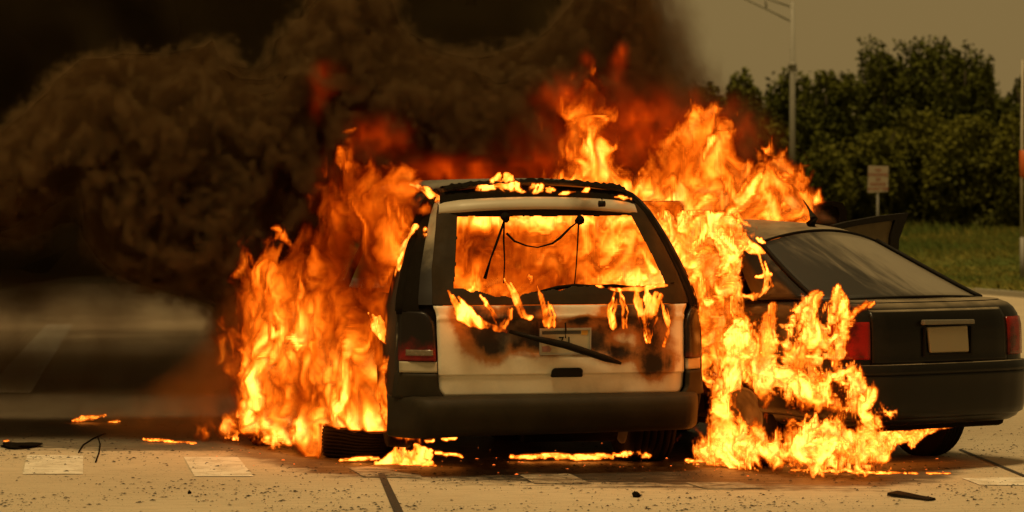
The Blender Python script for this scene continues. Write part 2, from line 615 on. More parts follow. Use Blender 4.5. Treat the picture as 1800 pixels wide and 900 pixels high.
def inpoly(x, z, poly):
    c = False
    for i in range(len(poly)):
        (x1, z1), (x2, z2) = poly[i], poly[i - 1]
        if (z1 > z) != (z2 > z) and x < (x2 - x1) * (z - z1) / (z2 - z1) + x1: c = not c
    return c


def winskip(i, j):
    z = (gz[j] + gz[j + 1]) / 2; u = (gu[i] + gu[i + 1]) / 2
    x = tx(u, z)
    n = (.010 * math.sin(x * 31) * math.sin(x * 13 + 1) + .003 * math.sin(x * 90 + z * 60)) * (1 if z < 1.35 else .35)
    return inpoly(x + .7 * n, z + n, win_poly)


t = NT('sooted_glass'); v = t.coord()
t.bsdf(t.mix(t.noise(v, 9, 6), (.013, .008, .003), (.042, .026, .010)), t.ramp(t.noise(v, 4, 4), .3, .7, .5, .8), spec=.12)
M['frit'] = t.m
van_face('rear_window', (gu, tx), gz, .022, M['frit'], skip=winskip, solid=-.006)
# painted header / spoiler
hx = lambda u, z: tx(u, min(z, 1.69)) * 1.0
P = []
for u in np.linspace(0, 1, 50):
    r = []
    x = -.648 + 1.288 * u
    cr = .030 * (1 - (2 * u - 1) ** 2) + .006 * (1 - (2 * u - 1) ** 8)
    for zz, yy in ((1.585, .335), (1.589, .305), (1.605, .300), (1.63, .312), (1.648, .33), (1.658, .36), (1.664, .42), (1.668, .5)):
        k = (zz - 1.585) / .08
        r.append((x * (1 - .02 * k), yy + .06 * (2 * u - 1) ** 2 + .05 * max(0, abs(2 * u - 1) - .8) / .2, zz + cr))
    P.append(r)
t = NT('smoked_white_paint'); v = t.coord(); n = t.noise(v, 5, 5); s = t.n('ShaderNodeSeparateXYZ'); t.set(s.inputs[0], v)
kk = t.ramp(t.math('ADD', t.math('ABSOLUTE', t.math('SUBTRACT', t.math('MULTIPLY', s.outputs[0], 4.5), 1.2)), t.math('MULTIPLY', n, .9)), .5, 1.2, .85, 0)
kk = t.math('MULTIPLY', kk, t.ramp(n, .35, .6))
t.bsdf(t.mix(kk, t.mix(n, (.55, .49, .38), (.42, .36, .26)), (.17, .115, .06)), .45, bump=n, bstr=.05)
spo = grid('spoiler', P, t.m, VAN, flip=False)
nzz = lathe('washer_jet', [(-.02, .0), (-.02, .02), (.02, .018), (.02, 0)], M['black_plastic'], spo, 12, 'x', (.37, .28, 1.655))
tube('wire', [(.372, .28, 1.66), (.368, .27, 1.685), (.362, .29, 1.705)], .004, M['char'], spo)


# body sides: left and right skins with window openings
def side(sgn):
    ys = [0, .06, .12, .45, .62, .80, 1.2, 1.5, 1.62, 1.75, 2.4, 2.62, 2.75, 3.3, 3.7, 4.2, 4.5]
    P = []
    for j, y in enumerate(ys):
        r = []
        for z, wd in zip(ZS, WS):
            y0 = float(vy(sgn * wd * 1.0, z))
            front = 4.55 if z < .8 else 4.55 - (z - .8) * (1.2 / .2) if z < 1.0 else 3.35 - (z - 1.0) * 1.2
            front = max(front, 2.5) if z < 1.0 else front
            y_ = y0 + (front - y0) * (y / 4.5)
            plan = 1 - .06 * max(0, (y - 3.2) / 1.3) ** 2
            edge = 1 - .0 * (y < .01)
            r.append((sgn * wd * plan * edge, y_, z))
        P.append(r)
    zi = list(ZS)
    j0, j1 = zi.index(1.10), zi.index(1.51)

    def skip(i, j):
        y = (ys[i] + ys[i + 1]) / 2
        if j0 <= j < j1 and (.45 < y < 1.5 or 1.62 < y < 2.62 or 2.75 < y < 3.7): return True
        zc = (ZS[j] + ZS[j + 1]) / 2
        return zc < .62 and (.55 < y < 1.35 or 3.5 < y < 4.2)
    o = grid('side_panel', P, M['van_body'], VAN, skip, solid=-.03 if sgn > 0 else .03, flip=sgn > 0)
    return o


side(-1); side(1)
# roof
P = []
for y in (.50, .56, .64, .8, 1.2, 2.0, 2.6, 3.0, 3.3):
    r = []
    for u in np.linspace(-1, 1, 25):
        hw = .615 - (.04 if y < .6 else 0)
        lift = .044 * (1 - u * u) + .012 * (1 - u ** 6) + (.010 if .7 < y else 0) * (1 - u ** 6)
        r.append((u * hw, y + (.05 * u * u if y < 1 else 0), 1.722 + lift - max(0, y - 2.5) ** 2 * .09))
    P.append(r)
grid('roof', P, M['van_roof'], VAN, solid=-.03)
P = []
for u in np.linspace(-1, 1, 41):
    h0 = 1.655 + .030 * (1 - u * u); h1 = 1.724 + .044 * (1 - u * u)
    P.append([(u * (.63 - .02 * q), .40 + .05 * u * u + .09 * q, h0 + (h1 - h0) * q ** .7) for q in (0, .3, .6, 1)])
grid('roof_edge', P, M['char'], VAN)
# charred, curled weather strip along the roof's rear edge
rr = random.Random(3)
P = []
for k in range(60):
    u = -1 + 2 * k / 59
    lift = .042 * (1 - u * u)
    r = []
    for m in range(5):
        r.append((u * .588, .44 + m * .045 + .05 * u * u + rr.uniform(-.012, .012), 1.722 + lift + .014 + (.012, .03, .034, .022, .004)[m] + rr.uniform(-.009, .009)))
    P.append(r)
grid('roof_seal', P, M['char'], VAN)
# gutter-side charred rails (roof edge to rear pillar)
for s in (-1, 1):
    pts = []
    for z in np.linspace(1.725, .98, 22):
        wd = float(vw(z)); pts.append((s * (wd - .020), float(vy(s * wd, z)) - .012 + (0.02 if z > 1.6 else 0), z))
    tube('pillar_trim', pts, [.034 + .004 * math.sin(i * 1.7) for i in range(22)], M['char'], VAN, 10)
for s in (-1, 1):
    # pale rear pillar between side and tailgate
    P = []
    for z in np.linspace(1.04, 1.66, 24):
        r = []
        lo = float(tl(z) if s < 0 else tr(z)) - s * .05; hi = s * (float(vw(z)) + .0)
        for u in np.linspace(0.0, .52, 6):
            x = lo + s * .012 + (hi - lo) * u
            r.append((x, float(vy(x, z)) - .008, z))
        P.append(r)
    t = NT('pillar_paint'); v = t.coord(); n = t.noise(v, 5, 5); sp = t.n('ShaderNodeSeparateXYZ'); t.set(sp.inputs[0], v)
    k = t.ramp(t.math('ADD', sp.outputs[2], t.math('MULTIPLY', n, .3)), 1.35, 1.65)
    k = t.math('MULTIPLY', k, t.ramp(n, .3, .6, .5, 1))
    t.bsdf(t.mix(k, (.014, .010, .007), (.34, .285, .19) if s < 0 else (.018, .014, .010)), .55, spec=.2)
    grid('rear_pillar', P, t.m, VAN, solid=0, flip=s < 0)
    P = []
    for z in np.linspace(1.0, 1.70, 26):
        lo = float(tl(min(z, 1.69)) if s < 0 else tr(min(z, 1.69))) - s * .05; hi = s * (float(vw(z)) + .004)
        P.append([(lo + s * .012 + (hi - lo) * u, float(vy(lo + (hi - lo) * u, z)) - .004 - .008 * math.sin(math.pi * (u - .5) * 2), z) for u in np.linspace(.5, 1.0, 6)])
    grid('charred_edge', P, M['char'], VAN, solid=0, flip=s < 0)

# tail lamps
def tail_lamp(s):
    zs = np.linspace(.70, 1.0, 22)
    P = []
    for z in zs:
        inner = (float(tl(z)) - .012) if s < 0 else (float(tr(z)) + .012)
        outer = s * float(vw(z)) * .995
        tcap = max(0, (z - .90) / .10)
        inner = inner + s * .05 * tcap ** 2
        r = []
        for u in np.linspace(0, 1, 12):
            x = inner + (outer - inner) * u
            r.append((x, float(vy(x, z)) - .02 - .018 * math.sin(math.pi * min(1, u * 1.2) ** .6) * (1 - tcap ** 4 * .6), z))
        P.append(r)
    t = NT('burnt_lens'); v = t.coord(); sp = t.n('ShaderNodeSeparateXYZ'); t.set(sp.inputs[0], v)
    n = t.noise(v, 16, 4)
    k = t.ramp(t.math('ADD', sp.outputs[2], t.math('MULTIPLY', t.math('SUBTRACT', n, .5), .10)), .74 if s < 0 else .70, .84 if s < 0 else .74)
    if s < 0:
        c0 = t.mix(t.ramp(n, .3, .8), (.22, .008, .008), (.09, .006, .006))
    else: c0 = (.06, .01, .006)
    t.bsdf(t.mix(k, c0, (.010, .006, .004)), .4, spec=.25, coat=.1)
    o = grid('tail_lamp', P, t.m, VAN, solid=.02 if s > 0 else -.02, flip=s > 0)
    if s < 0:
        P = []
        for z in np.linspace(.732, .768, 5):
            r = []
            for u in np.linspace(.1, .80, 10):
                inner = float(tl(z)) - .012; outer = -float(vw(z))
                x = inner + (outer - inner) * u
                r.append((x, float(vy(x, z)) - .020 - .018 * math.sin(math.pi * min(1, u * 1.2) ** .6) - .006, z))
            P.append(r)
        grid('reversing_lens', P, simple('smoked_clear_lens', (.17, .135, .09), .25), o, solid=-.006)
    # painted strip under the lamp
    P = []
    for z in np.linspace(.628, .695, 6):
        inner = (float(tl(z)) - .008) if s < 0 else (float(tr(z)) + .008)
        outer = s * float(vw(z)) * .99
        P.append([(inner + (outer - inner) * u, float(vy(inner + (outer - inner) * u, z)) - .02, z) for u in np.linspace(0, 1, 10)])
    grid('quarter_strip', P, M['bare'], VAN, solid=.02 if s > 0 else -.02, flip=s > 0)


M['bare'] = simple('dulled_white_paint', (.44, .39, .29), .5, 0, .15, 20)
tail_lamp(-1); tail_lamp(1)

for s in (-1, 1):
    P = []
    for z in np.linspace(.30, 1.10, 10):
        lo = float(tl(max(z, .49)) if s < 0 else tr(max(z, .49))) - s * .06
        P.append([(lo + (s * float(vw(z)) * .985 - lo) * u, float(vy(lo + (s * float(vw(z)) * .985 - lo) * u, z)) + .012, z) for u in np.linspace(0, 1, 6)])
    grid('inner_panel', P, M['char'], VAN)
# bumper: wraps round the corners, ends rise beside the tailgate
P = []
prof = [(.485, .045), (.492, -.02), (.482, -.085), (.462, -.115), (.42, -.128), (.36, -.12), (.30, -.10), (.262, -.06), (.245, .0), (.25, .08)]
plan = []
for a in np.linspace(-1, 1, 61):
    x = (1.0 if a > 0 else .985) * a
    plan.append((x, .55 * max(0, abs(a) - .82) ** 1.8 / (.18 ** 1.8) * .55 + .04 * a * a))
side_l = [(-1.01, yy) for yy in (.75, .6, .45)]
for (x, yb) in [(-.975, .42), (-.99, .36)] + plan + [(1.0, .45), (.99, .6)]:
    r = []
    for z, dy in prof:
        e = min(1, max(0, (abs(x) - .9) / .1))
        sag = -.022 * (x < -.5) * (abs(x) - .5)
        r.append((x - math.copysign(1, x) * max(0, dy + .03) * .6 * e, yb + dy * (1 - .75 * e), z + sag + (.012 * x if z < .3 else 0)))
    P.append(r)
bump_o = grid('bumper', P, M['bumper'], VAN, flip=False)
for s in (-1, 1):
    P = []
    for z in np.linspace(.47, .622, 9):
        inner = (float(tl(z)) - .008) if s < 0 else (float(tr(z)) + .008)
        outer = s * (.985 - .12 * (z - .47))
        P.append([(inner + (outer - inner) * u, float(vy(min(.955, abs(inner + (outer - inner) * u)), z)) - .03 + .12 * max(0, u - .75) ** 2 / .0625 * .6, z) for u in np.linspace(0, 1, 12)])
    grid('bumper_end', P, M['bumper'], VAN, solid=.03 if s > 0 else -.03, flip=s > 0)

# handle pocket
x0, z0 = vl(967, 663); x1, z1 = vl(1022, 646)
prism('tailgate_handle', [(x0, z0), (x1, z0), (x1 + .002, z1 - .012), (x1 - .014, z1), (x0 + .022, z1), (x0 + .004, z1 - .015)], -.036, .01, M['black_plastic'], VAN, .008)

# number plate (plain plate with a dark band, a registration sticker and scorched figures)
pl = [vl(a, b) for a, b in ((945, 627), (1040, 618), (1038, 575), (946, 580))]
pcx = sum(p[0] for p in pl) / 4; pcz = sum(p[1] for p in pl) / 4
M['plate'] = simple('plate_paint', (.42, .37, .25), .5, 0, .15, 18)
M['plate_rim'] = simple('plate_rim', (.36, .33, .28), .4, .5, .1)
lp = prism('number_plate', [(pcx - .158, pcz - .078), (pcx + .158, pcz - .074), (pcx + .160, pcz + .079), (pcx - .156, pcz + .077)], -.012, -.002, M['plate'], VAN)
YP = -.013
for poly in ([(-.164, -.083), (.164, -.08), (.164, -.068), (-.164, -.071)], [(-.162, .068), (.166, .071), (.166, .083), (-.162, .081)], [(-.164, -.071), (-.153, -.071), (-.151, .068), (-.162, .068)], [(.153, -.068), (.164, -.068), (.166, .071), (.155, .071)]):
    prism('plate_rim', [(pcx + a, pcz + b) for a, b in poly], YP - .006, YP + .004, M['plate_rim'], lp)
prism('plate_band', [(pcx - .145, pcz + .044), (pcx + .100, pcz + .046), (pcx + .100, pcz + .066), (pcx - .145, pcz + .064)], YP - .001, YP + .002, simple('band_print', (.045, .045, .04), .5), lp)
prism('sticker', [(pcx + .104, pcz + .038), (pcx + .145, pcz + .040), (pcx + .145, pcz + .067), (pcx + .104, pcz + .066)], YP - .001, YP + .002, simple('sticker_print', (.50, .27, .03), .5), lp)
prism('plate_print', [(pcx - .146, pcz - .063), (pcx - .095, pcz - .063), (pcx - .085, pcz - .045), (pcx - .105, pcz - .025), (pcx - .146, pcz - .03)], YP - .001, YP + .002, simple('faded_print', (.30, .14, .11), .5), lp)


def text(name, body, size, mat, parent, M4, bold=.0):
    cu = bpy.data.curves.new(name, 'FONT')
    cu.body = body; cu.size = size; cu.align_x = 'CENTER'; cu.align_y = 'CENTER'; cu.extrude = .001; cu.offset = bold
    tmp = bpy.data.objects.new(name, cu)
    COL.objects.link(tmp)
    bpy.context.view_layer.update()
    me = bpy.data.meshes.new_from_object(tmp.evaluated_get(bpy.context.evaluated_depsgraph_get()))
    bpy.data.objects.remove(tmp); bpy.data.curves.remove(cu)
    me.name = name
    me.transform(M4)
    me.materials.clear()
    return link(name, me, mat, parent, False)


RX = Matrix.Rotation(math.pi / 2, 4, 'X')
text('plate_figures', '7 J', .075, M['char'], lp, Matrix.Translation((pcx - .005, YP - .001, pcz + .0)) @ RX)
tube('plate_wire', [(pcx - .002, YP - .014, pcz + .115), (pcx + .002, YP - .012, pcz + .07), (pcx - .001, YP - .01, pcz + .02)], .005, M['char'], lp)

# fallen wiper lying across plate
a = vl(893, 582); b = vl(990, 606); c = vl(1088, 638)
tube('wiper_arm', [(a[0], -.03, a[1]), ((a[0] + b[0]) / 2, -.055, (a[1] + b[1]) / 2 - .004), (b[0], -.06, b[1]), (c[0] - .1, -.06, c[1] + .032), (c[0], -.045, c[1])], [.012, .018, .023, .021, .009], M['black_plastic'], VAN, 8)
# wires and melted hangers in the window opening
def vpt(px, py, y):
    x, z = vl(px, py, y); return (x, y, z)
for pts, r in (([(887, 378), (886, 420), (888, 460), (886, 498)], .006), ([(888, 384), (872, 430), (862, 455), (853, 490)], .008), ([(1018, 385), (1016, 430), (1013, 468), (1010, 505)], .005),
               ([(890, 410), (905, 424), (925, 432), (945, 435), (970, 428), (985, 418), (1003, 400), (1016, 390)], .006)):
    tube('hanging_wire', [vpt(x + rr.uniform(-1, 1), y, .30) for x, y in pts], [r * rr.uniform(.7, 1.5) for _ in pts], M['char'], VAN, 6)
for (cx, cy) in ((888, 383), (1019, 387)):
    bm = bmesh.new(); bmesh.ops.create_icosphere(bm, subdivisions=2, radius=.03)
    for v in bm.verts: v.co *= rr.uniform(.75, 1.25)
    me = bpy.data.meshes.new('hinge_stub'); bm.to_mesh(me); bm.free()
    o = link('hinge_stub', me, M['char'], VAN); o.location = vpt(cx, cy, .30)
# curled glass edge along the window's lower lip
tube('window_lip', [vpt(x, y, .12) for x, y in ((940, 515), (980, 506), (1010, 502), (1040, 506), (1080, 503), (1120, 506), (1150, 502), (1185, 497))], [.008, .014, .012, .02, .014, .008, .006, .004], M['char'], VAN, 7)

# underside, axle, exhaust, floor, dashboard end of the shell
box('underbody', (-.80, .25, .30), (.80, 4.2, .50), M['under'], VAN, .03)
tube('rear_axle', [(-.75, .85, .30), (.75, .85, .32)], .055, M['under'], VAN, 12)
box('fuel_tank', (-.62, 1.15, .20), (.1, 1.9, .34), M['under'], VAN, .05)
lathe('muffler', [(-.3, 0), (-.3, .09), (.3, .09), (.3, 0)], M['under'], VAN, 20, 'x', (.2, .45, .25))
box('firewall', (-.86, 3.2, .4), (.86, 3.3, 1.05), M['char'], VAN, .02)
for k, (yy, xx) in enumerate(((1.15, 0), (2.2, 0), (3.0, -.42), (3.0, .42))):
    hw = .6 if k < 2 else .24
    P = [[(xx - hw * a, yy + .02 * math.sin(a * 9) + (z - .6) * -.12, z * (1 + .02 * math.sin(a * 14 + k))) for z in np.linspace(.5, .98, 8)] for a in np.linspace(-1, 1, 14)]
    grid('seat_back', P, M['char'], VAN, solid=.09)
P = [[(-.88 + 1.76 * u, 3.30 - (1 - v_) * .0 + .9 * v_ + .12 * (1 - (2 * u - 1) ** 2), 1.02 - .18 * v_ + .03 * (1 - (2 * u - 1) ** 2)) for v_ in np.linspace(0, 1, 8)] for u in np.linspace(0, 1, 14)]
grid('bonnet', P, M['van_body'], VAN, solid=-.02)
P = [[(-.88 + 1.76 * u, 4.2 + .33 * (1 - abs(2 * u - 1) ** 3) - .02 * v_, .86 - .55 * v_) for v_ in np.linspace(0, 1, 8)] for u in np.linspace(0, 1, 20)]
grid('front_end', P, M['van_body'], VAN, solid=-.03)


def wheel(parent, c, r, wd, flat=0.0, rim=True):
    prof = [(-wd / 2 + .02, r * .62), (-wd / 2, r * .7), (-wd / 2, r * .9), (-wd / 2 + .03, r * .985)]
    for k in range(5):
        xa = -wd / 2 + .035 + (wd - .07) * k / 5
        q = (wd - .07) / 5
        prof += [(xa, r), (xa + q * .78, r), (xa + q * .8, r * .965), (xa + q * .98, r * .965)]
    prof += [(wd / 2 - .03, r * .985), (wd / 2, r * .9), (wd / 2, r * .7), (wd / 2 - .02, r * .62)]
    o = lathe('wheel', prof, M['rubber'], parent, 48, 'x', c)
    if flat:
        for v in o.data.vertices: v.co.z = max(v.co.z, c[2] - r + flat)
    if rim:
        lathe('rim', [(-wd / 2 + .03, 0), (-wd / 2 + .04, .06), (-wd / 2 + .06, r * .3), (-wd / 2 + .02, r * .58), (-wd / 2 + .01, r * .63), (wd / 2 - .02, r * .63), (wd / 2 - .05, r * .3), (wd / 2 - .05, 0)], M['rim'], o, 32, 'x', c)
    return o


wheel(VAN, (.80, .86, .315), .325, .30)
wheel(VAN, (.80, 3.85, .32), .32, .2)
wheel(VAN, (-.80, 3.85, .28), .29, .2, .03)
lathe('brake_drum', [(-.08, 0), (-.08, .13), (.06, .14), (.06, 0)], M['under'], VAN, 24, 'x', (-.80, .85, .25))

# fallen tyre beside the van
tc = ground_at(630, 803)
TY = tag(empty('tyre', (tc[0], tc[1] + .03, 0), .1), 'charred tyre lying on the road beside the van', 'tyre')
prof = []
for k in range(9):
    z = .012 + .19 * k / 9
    rb = .225 + .012 * math.sin(math.pi * k / 9)
    prof += [(z, rb), (z + .014, rb), (z + .0155, rb - .007), (z + .0195, rb - .007)]
prof = [(0.0, .12), (0.004, .2)] + prof + [(.205, .205), (.212, .175), (.205, .125), (.15, .11), (.02, .11), (0.0, .12)]
o = lathe('tread', prof, M['rubber'], TY, 56, 'z')
for v in o.data.vertices:
    a = math.atan2(v.co.y, v.co.x)
    v.co.z *= 1 + .10 * math.sin(a * 2 + .6) - (.25 * max(0, v.co.x) if v.co.z > .1 else 0)
    v.co.x += .015 * math.sin(a * 5)
lathe('steel_rim', [(.03, 0.0), (.03, .09), (.09, .105), (.15, .112), (.17, .118)], simple('burnt_steel', (.07, .05, .04), .7, .5), TY, 32, 'z')

# ------------------------------------------------------------------ the dark saloon
SX, SY, SA = 2.69, .20, math.radians(35)
SED = tag(empty('sedan', (SX, SY, 0), SA), 'dark four-door saloon turned away beside the van, its near side on fire', 'sedan')
SC_, SS_ = math.cos(SA), math.sin(SA)


def sl(px, py, y=0.0):
    u = (px - 900) / F
    x = (u * (DC + SY + y * SC_) - SX + y * SS_) / (SC_ - u * SS_)
    d = DC + SY + x * SS_ + y * SC_
    return x, HC - (py - HY) / F * d


# plan outline of the lower body (right half, from the rear centre round to the front centre)
HALF = [(0, 0), (.25, .004), (.45, .016), (.60, .045), (.70, .085), (.78, .15), (.825, .24), (.85, .38), (.868, .7), (.875, 1.3), (.88, 2.2), (.875, 3.0), (.865, 3.6), (.84, 4.0), (.79, 4.28), (.70, 4.45), (.5, 4.56), (.25, 4.6), (0, 4.61)]
hp = np.array(HALF)
hs = np.concatenate([[0], np.cumsum(np.hypot(*np.diff(hp, axis=0).T))])


def outline(s, off=0.0):
    """point of the plan outline at arc length s (negative: left half), moved outward by off"""
    a = abs(s)
    x, y = np.interp(a, hs, hp[:, 0]), np.interp(a, hs, hp[:, 1])
    e = .06
    x2, y2 = np.interp(a + e, hs, hp[:, 0]), np.interp(a + e, hs, hp[:, 1]); x1, y1 = np.interp(max(a - e, 0), hs, hp[:, 0]), np.interp(max(a - e, 0), hs, hp[:, 1])
    tx_, ty_ = x2 - x1, y2 - y1; l = math.hypot(tx_, ty_) or 1
    x, y = x + off * ty_ / l, y - off * tx_ / l
    return (x if s >= 0 else -x), y


def zbelt(y): return np.interp(y, [0, .3, .6, 1.2, 2.4, 3.3, 3.9, 4.3, 4.61], [1.035, 1.05, 1.05, 1.03, 1.0, .97, .88, .80, .68])
LV = [(.285, -.07), (.305, -.03), (.34, -.005), (.44, .004), (.56, .004), (.64, .0), (.70, -.004), (.78, -.004), (.86, -.008), (.92, -.022), (.96, -.05), (.985, -.085), (1.0, -.135)]


def lift(zn, y):
    """level height zn in 0.2..1 -> z, so that 1.0 meets the belt"""
    return .20 + (zn - .20) / .80 * (zbelt(y) - .20) if zn > .70 else .2 + (zn - .2) / .8 * (1.04 - .2) + (zn - .2) / .5 * (zbelt(y) - 1.04) * .5 * 0


def body_off(zn): return np.interp(zn, [l[0] for l in LV], [l[1] for l in LV])


smax = hs[-1]
ss = np.concatenate([np.linspace(0, 1.4, 34), np.linspace(1.5, smax, 46)])
ss = np.concatenate([-ss[::-1][:-1], ss])
P = []
for s in ss:
    r = []
    for zn, off in LV:
        x, y = outline(s, off)
        r.append((x, y, lift(zn, y)))
    P.append(r)
sc_mid = [(ss[i] + ss[i + 1]) / 2 for i in range(len(ss) - 1)]


def arch(i, j):
    x, y = outline(sc_mid[i]); z = (P[i][j][2] + P[i][j + 1][2]) / 2
    for yw in (.98, 3.68):
        if abs(x) > .6 and math.hypot(y - yw, z - .30) < .345: return True
    return False


grid('body', P, M['sedan'], SED, arch, flip=True)
# deck (boot lid top) and bonnet
def deckz(x, y):
    return float(zbelt(y)) + .035 * (1 - (x / .8) ** 2)


P = []
for u in np.linspace(-1, 1, 41):
    r = []
    for k in np.linspace(0, 1, 9):
        s = u * 1.05
        x0, y0 = outline(s, -.138)
        if abs(u) > .93: pass
        y1 = .95
        x = x0 * (1 - .04 * k); y = y0 + (y1 - y0) * k
        r.append((x, y, float(zbelt(y0)) + (deckz(x, y) - float(zbelt(y))) * min(1, k * 2.2 + .05) + (float(zbelt(y)) - float(zbelt(y0))) * k + .004))
    P.append(r)
grid('boot_lid', P, M['sedan'], SED, flip=True)
P = []
for u in np.linspace(-1, 1, 21):
    r = []
    for y in np.linspace(3.2, 4.52, 9):
        hw = np.interp(y, hp[:, 1], hp[:, 0]) - .08 if y < 4.3 else np.interp(y, hp[9:, 1], hp[9:, 0]) - .08
        r.append((u * hw, y, float(zbelt(y)) + .05 * (1 - u * u)))
    P.append(r)
grid('bonnet', P, M['sedan'], SED)

# greenhouse: stations (y of base, y of roof) across the height
def gh(k, u):
    """k: position along the car 0 rear .. 1 front, u height 0 belt .. 1 roof edge; right side point"""
    yb = .42 + k * (3.45 - .42); yr = 1.22 + k * (2.62 - 1.22)
    q = u ** .92
    y = yb + (yr - yb) * q
    wb = np.interp(yb, [.42, 1.0, 2.2, 3.2], [.70, .785, .80, .76]); wr = np.interp(yr, [1.2, 1.7, 2.6], [.515, .555, .53])
    zb = float(zbelt(yb)) + .0; zr = np.interp(yr, [1.2, 1.5, 2.0, 2.65], [1.40, 1.455, 1.475, 1.42])
    x = wb + (wr - wb) * u ** 1.15
    return x, y, zb + (zr - zb) * u


ks = [0, .05, .10, .155, .21, .30, .45, .50, .55, .7, .85, .9, 1.0]
uu = [0, .08, .16, .35, .55, .75, .86, .93, 1.0]
for s in (-1, 1):
    P = [[(s * gh(k, u)[0], gh(k, u)[1], gh(k, u)[2]) for u in uu] for k in ks]

    def skip(i, j):
        k = (ks[i] + ks[i + 1]) / 2; u = (uu[j] + uu[j + 1]) / 2
        return .08 < u < .86 and (.155 < k < .21 or .21 < k < .45 or .55 < k < .85) and not (k < .21 and u > .75)
    grid('window_frame', P, M['sedan'], SED, skip, solid=-.03 if s < 0 else .03, flip=s > 0)
    if s > 0:
        for k0, k1 in ((.21, .45), (.55, .85)):
            grid('side_glass', [[(s * gh(k, u)[0] - .015, gh(k, u)[1], gh(k, u)[2]) for u in (.06, .3, .6, .88)] for k in np.linspace(k0, k1, 5)], M['sedan_glass'], SED, flip=True, solid=.005)
# roof
def roofpt(u, k):
    x, y, z = gh(k, 1.0)
    return (u * x, y - .045 * (1 - u * u) * (1 if k < .3 else 0) * (1 - k / .3 if k < .3 else 0), z + .062 * (1 - u * u) + .012 * (1 - u ** 6))


P = [[roofpt(u, k) for k in np.linspace(0, 1, 13)] for u in np.linspace(-1, 1, 27)]
grid('roof', P, M['sedan'], SED, flip=True)
# rear glass and windscreen
def rg(u, v_, k=0.0, inset=.0):
    x, y, z = gh(k, v_)
    q = 1 - u * u
    bow = .17 * (1 - v_) + .045 * v_
    xx = u * (x - inset)
    yy = y - bow * q * (1 if k < .5 else -1)
    top = .074 * v_ + .02 * (1 - v_)
    return (xx, yy, z + top * q)


P = [[rg(u, v_, 0, .03) for v_ in np.linspace(0.015, .985, 15)] for u in np.linspace(-1, 1, 27)]
RGL = grid('rear_glass', P, M['sedan_glass'], SED, flip=True, solid=.004)
P = [[rg(u, v_, 1.0, .05) for v_ in np.linspace(0.03, .97, 9)] for u in np.linspace(-1, 1, 15)]
grid('windscreen', P, M['sedan_glass'], SED, solid=.004)
for s in (-1, 1):
    pts = [Vector(rg(s * .985, v_, 0, .012)) + Vector((0, -.006, .006)) for v_ in np.linspace(-.0, 1.0, 14)]
    tube('glass_seal', pts, .014, M['black_plastic'], SED, 8)
tube('glass_seal', [Vector(rg(u, 1.0, 0, .03)) + Vector((0, -.004, .004)) for u in np.linspace(-1, 1, 24)], .009, M['black_plastic'], SED, 6)
tube('glass_seal', [Vector(rg(u, .0, 0, .03)) + Vector((0, -.002, .005)) for u in np.linspace(-1, 1, 24)], .008, M['black_plastic'], SED, 6)


def rear_patch(name, s0, s1, z0, z1, off, mat, ns=16, nz=10, solid=-.02, corner=0.0, shape=None):
    P = []
    for s in np.linspace(s0, s1, ns):
        r = []
        for q in np.linspace(0, 1, nz):
            lo, hi = (z0, z1) if shape is None else shape(s, z0, z1)
            z = lo + (hi - lo) * q
            zn = .2 + (z - .2) / (1.035 - .2) * .8
            x, y = outline(s, float(body_off(zn)) + off)
            r.append((x, y, z))
        P.append(r)
    return grid(name, P, mat, SED, flip=True, solid=-solid)


gap = M['char']
lidshape = lambda s, a, b: (a, b - .05 * max(0, (abs(s) - .47) / .09) ** 2)
rear_patch('boot_panel', -.575, .545, .675, 1.005, .007, M['sedan'], 40, 20, -.01)
rear_patch('lid_gap', -.585, .555, .664, .674, .004, gap, 30, 2, -.004)
for s in (-.583, .550): rear_patch('lid_gap', s - .005, s + .005, .664, 1.02, .004, gap, 3, 8, -.004)
lampshape = lambda s, a, b: (a, b - .06 * max(0, (abs(s) - .75) / .2) ** 2)
rear_patch('tail_lamp', -.86, -.590, .705, .935, .010, M['red'], 16, 10, -.03, shape=lampshape)
rear_patch('tail_lamp', .560, .90, .705, .945, .010, M['red'], 16, 10, -.03, shape=lampshape)
# bumper
brng = [(.318, -.075), (.324, -.03), (.345, .012), (.385, .024), (.44, .030), (.52, .034), (.575, .040), (.592, .046), (.600, .046), (.604, .034), (.609, .034), (.613, .045), (.63, .042), (.668, .030), (.672, .004)]
P = []
for s in np.linspace(-1.42, 1.42, 70):
    r = []
    for z, off in brng:
        x, y = outline(s, off)
        r.append((x, y, z + (.03 * max(0, abs(s) - .75) if z < .4 else 0)))
    P.append(r)
grid('bumper', P, M['sedan'], SED, flip=True)
# number plate, grip strip
p = [sl(a, b, .0) for a, b in ((1632, 620), (1700, 618), (1697, 572), (1627, 575))]
def rp(x, z, off): return (x, float(outline(abs(x) + .0)[1]) - off, z)
t = NT('blank_plate'); t.bsdf((.25, .205, .125), .55, bump=t.noise(t.coord(), 30, 4), bstr=.03)
M['blank'] = t.m
prism('number_plate', p, -.022, .0, M['blank'], SED, .008)
q = [sl(a, b, .0) for a, b in ((1618, 571), (1708, 569), (1707, 561), (1619, 562))]
prism('boot_grip', q, -.034, .0, simple('dusty_trim', (.14, .125, .095), .5), SED, .006)
# recess round plate, as a thin frame
fx0, fz0 = sl(1622, 627); fx1, fz1 = sl(1706, 567)
for poly in ([(fx0, fz0), (fx1, fz0), (fx1, fz0 + .012), (fx0, fz0 + .012)], [(fx0, fz0 + .012), (fx0 + .012, fz0 + .012), (fx0 + .012, fz1 - .02), (fx0, fz1 - .02)], [(fx1 - .012, fz0 + .012), (fx1, fz0 + .012), (fx1, fz1 - .02), (fx1 - .012, fz1 - .02)]):
    prism('plate_frame', poly, -.018, 0, M['black_plastic'], SED)
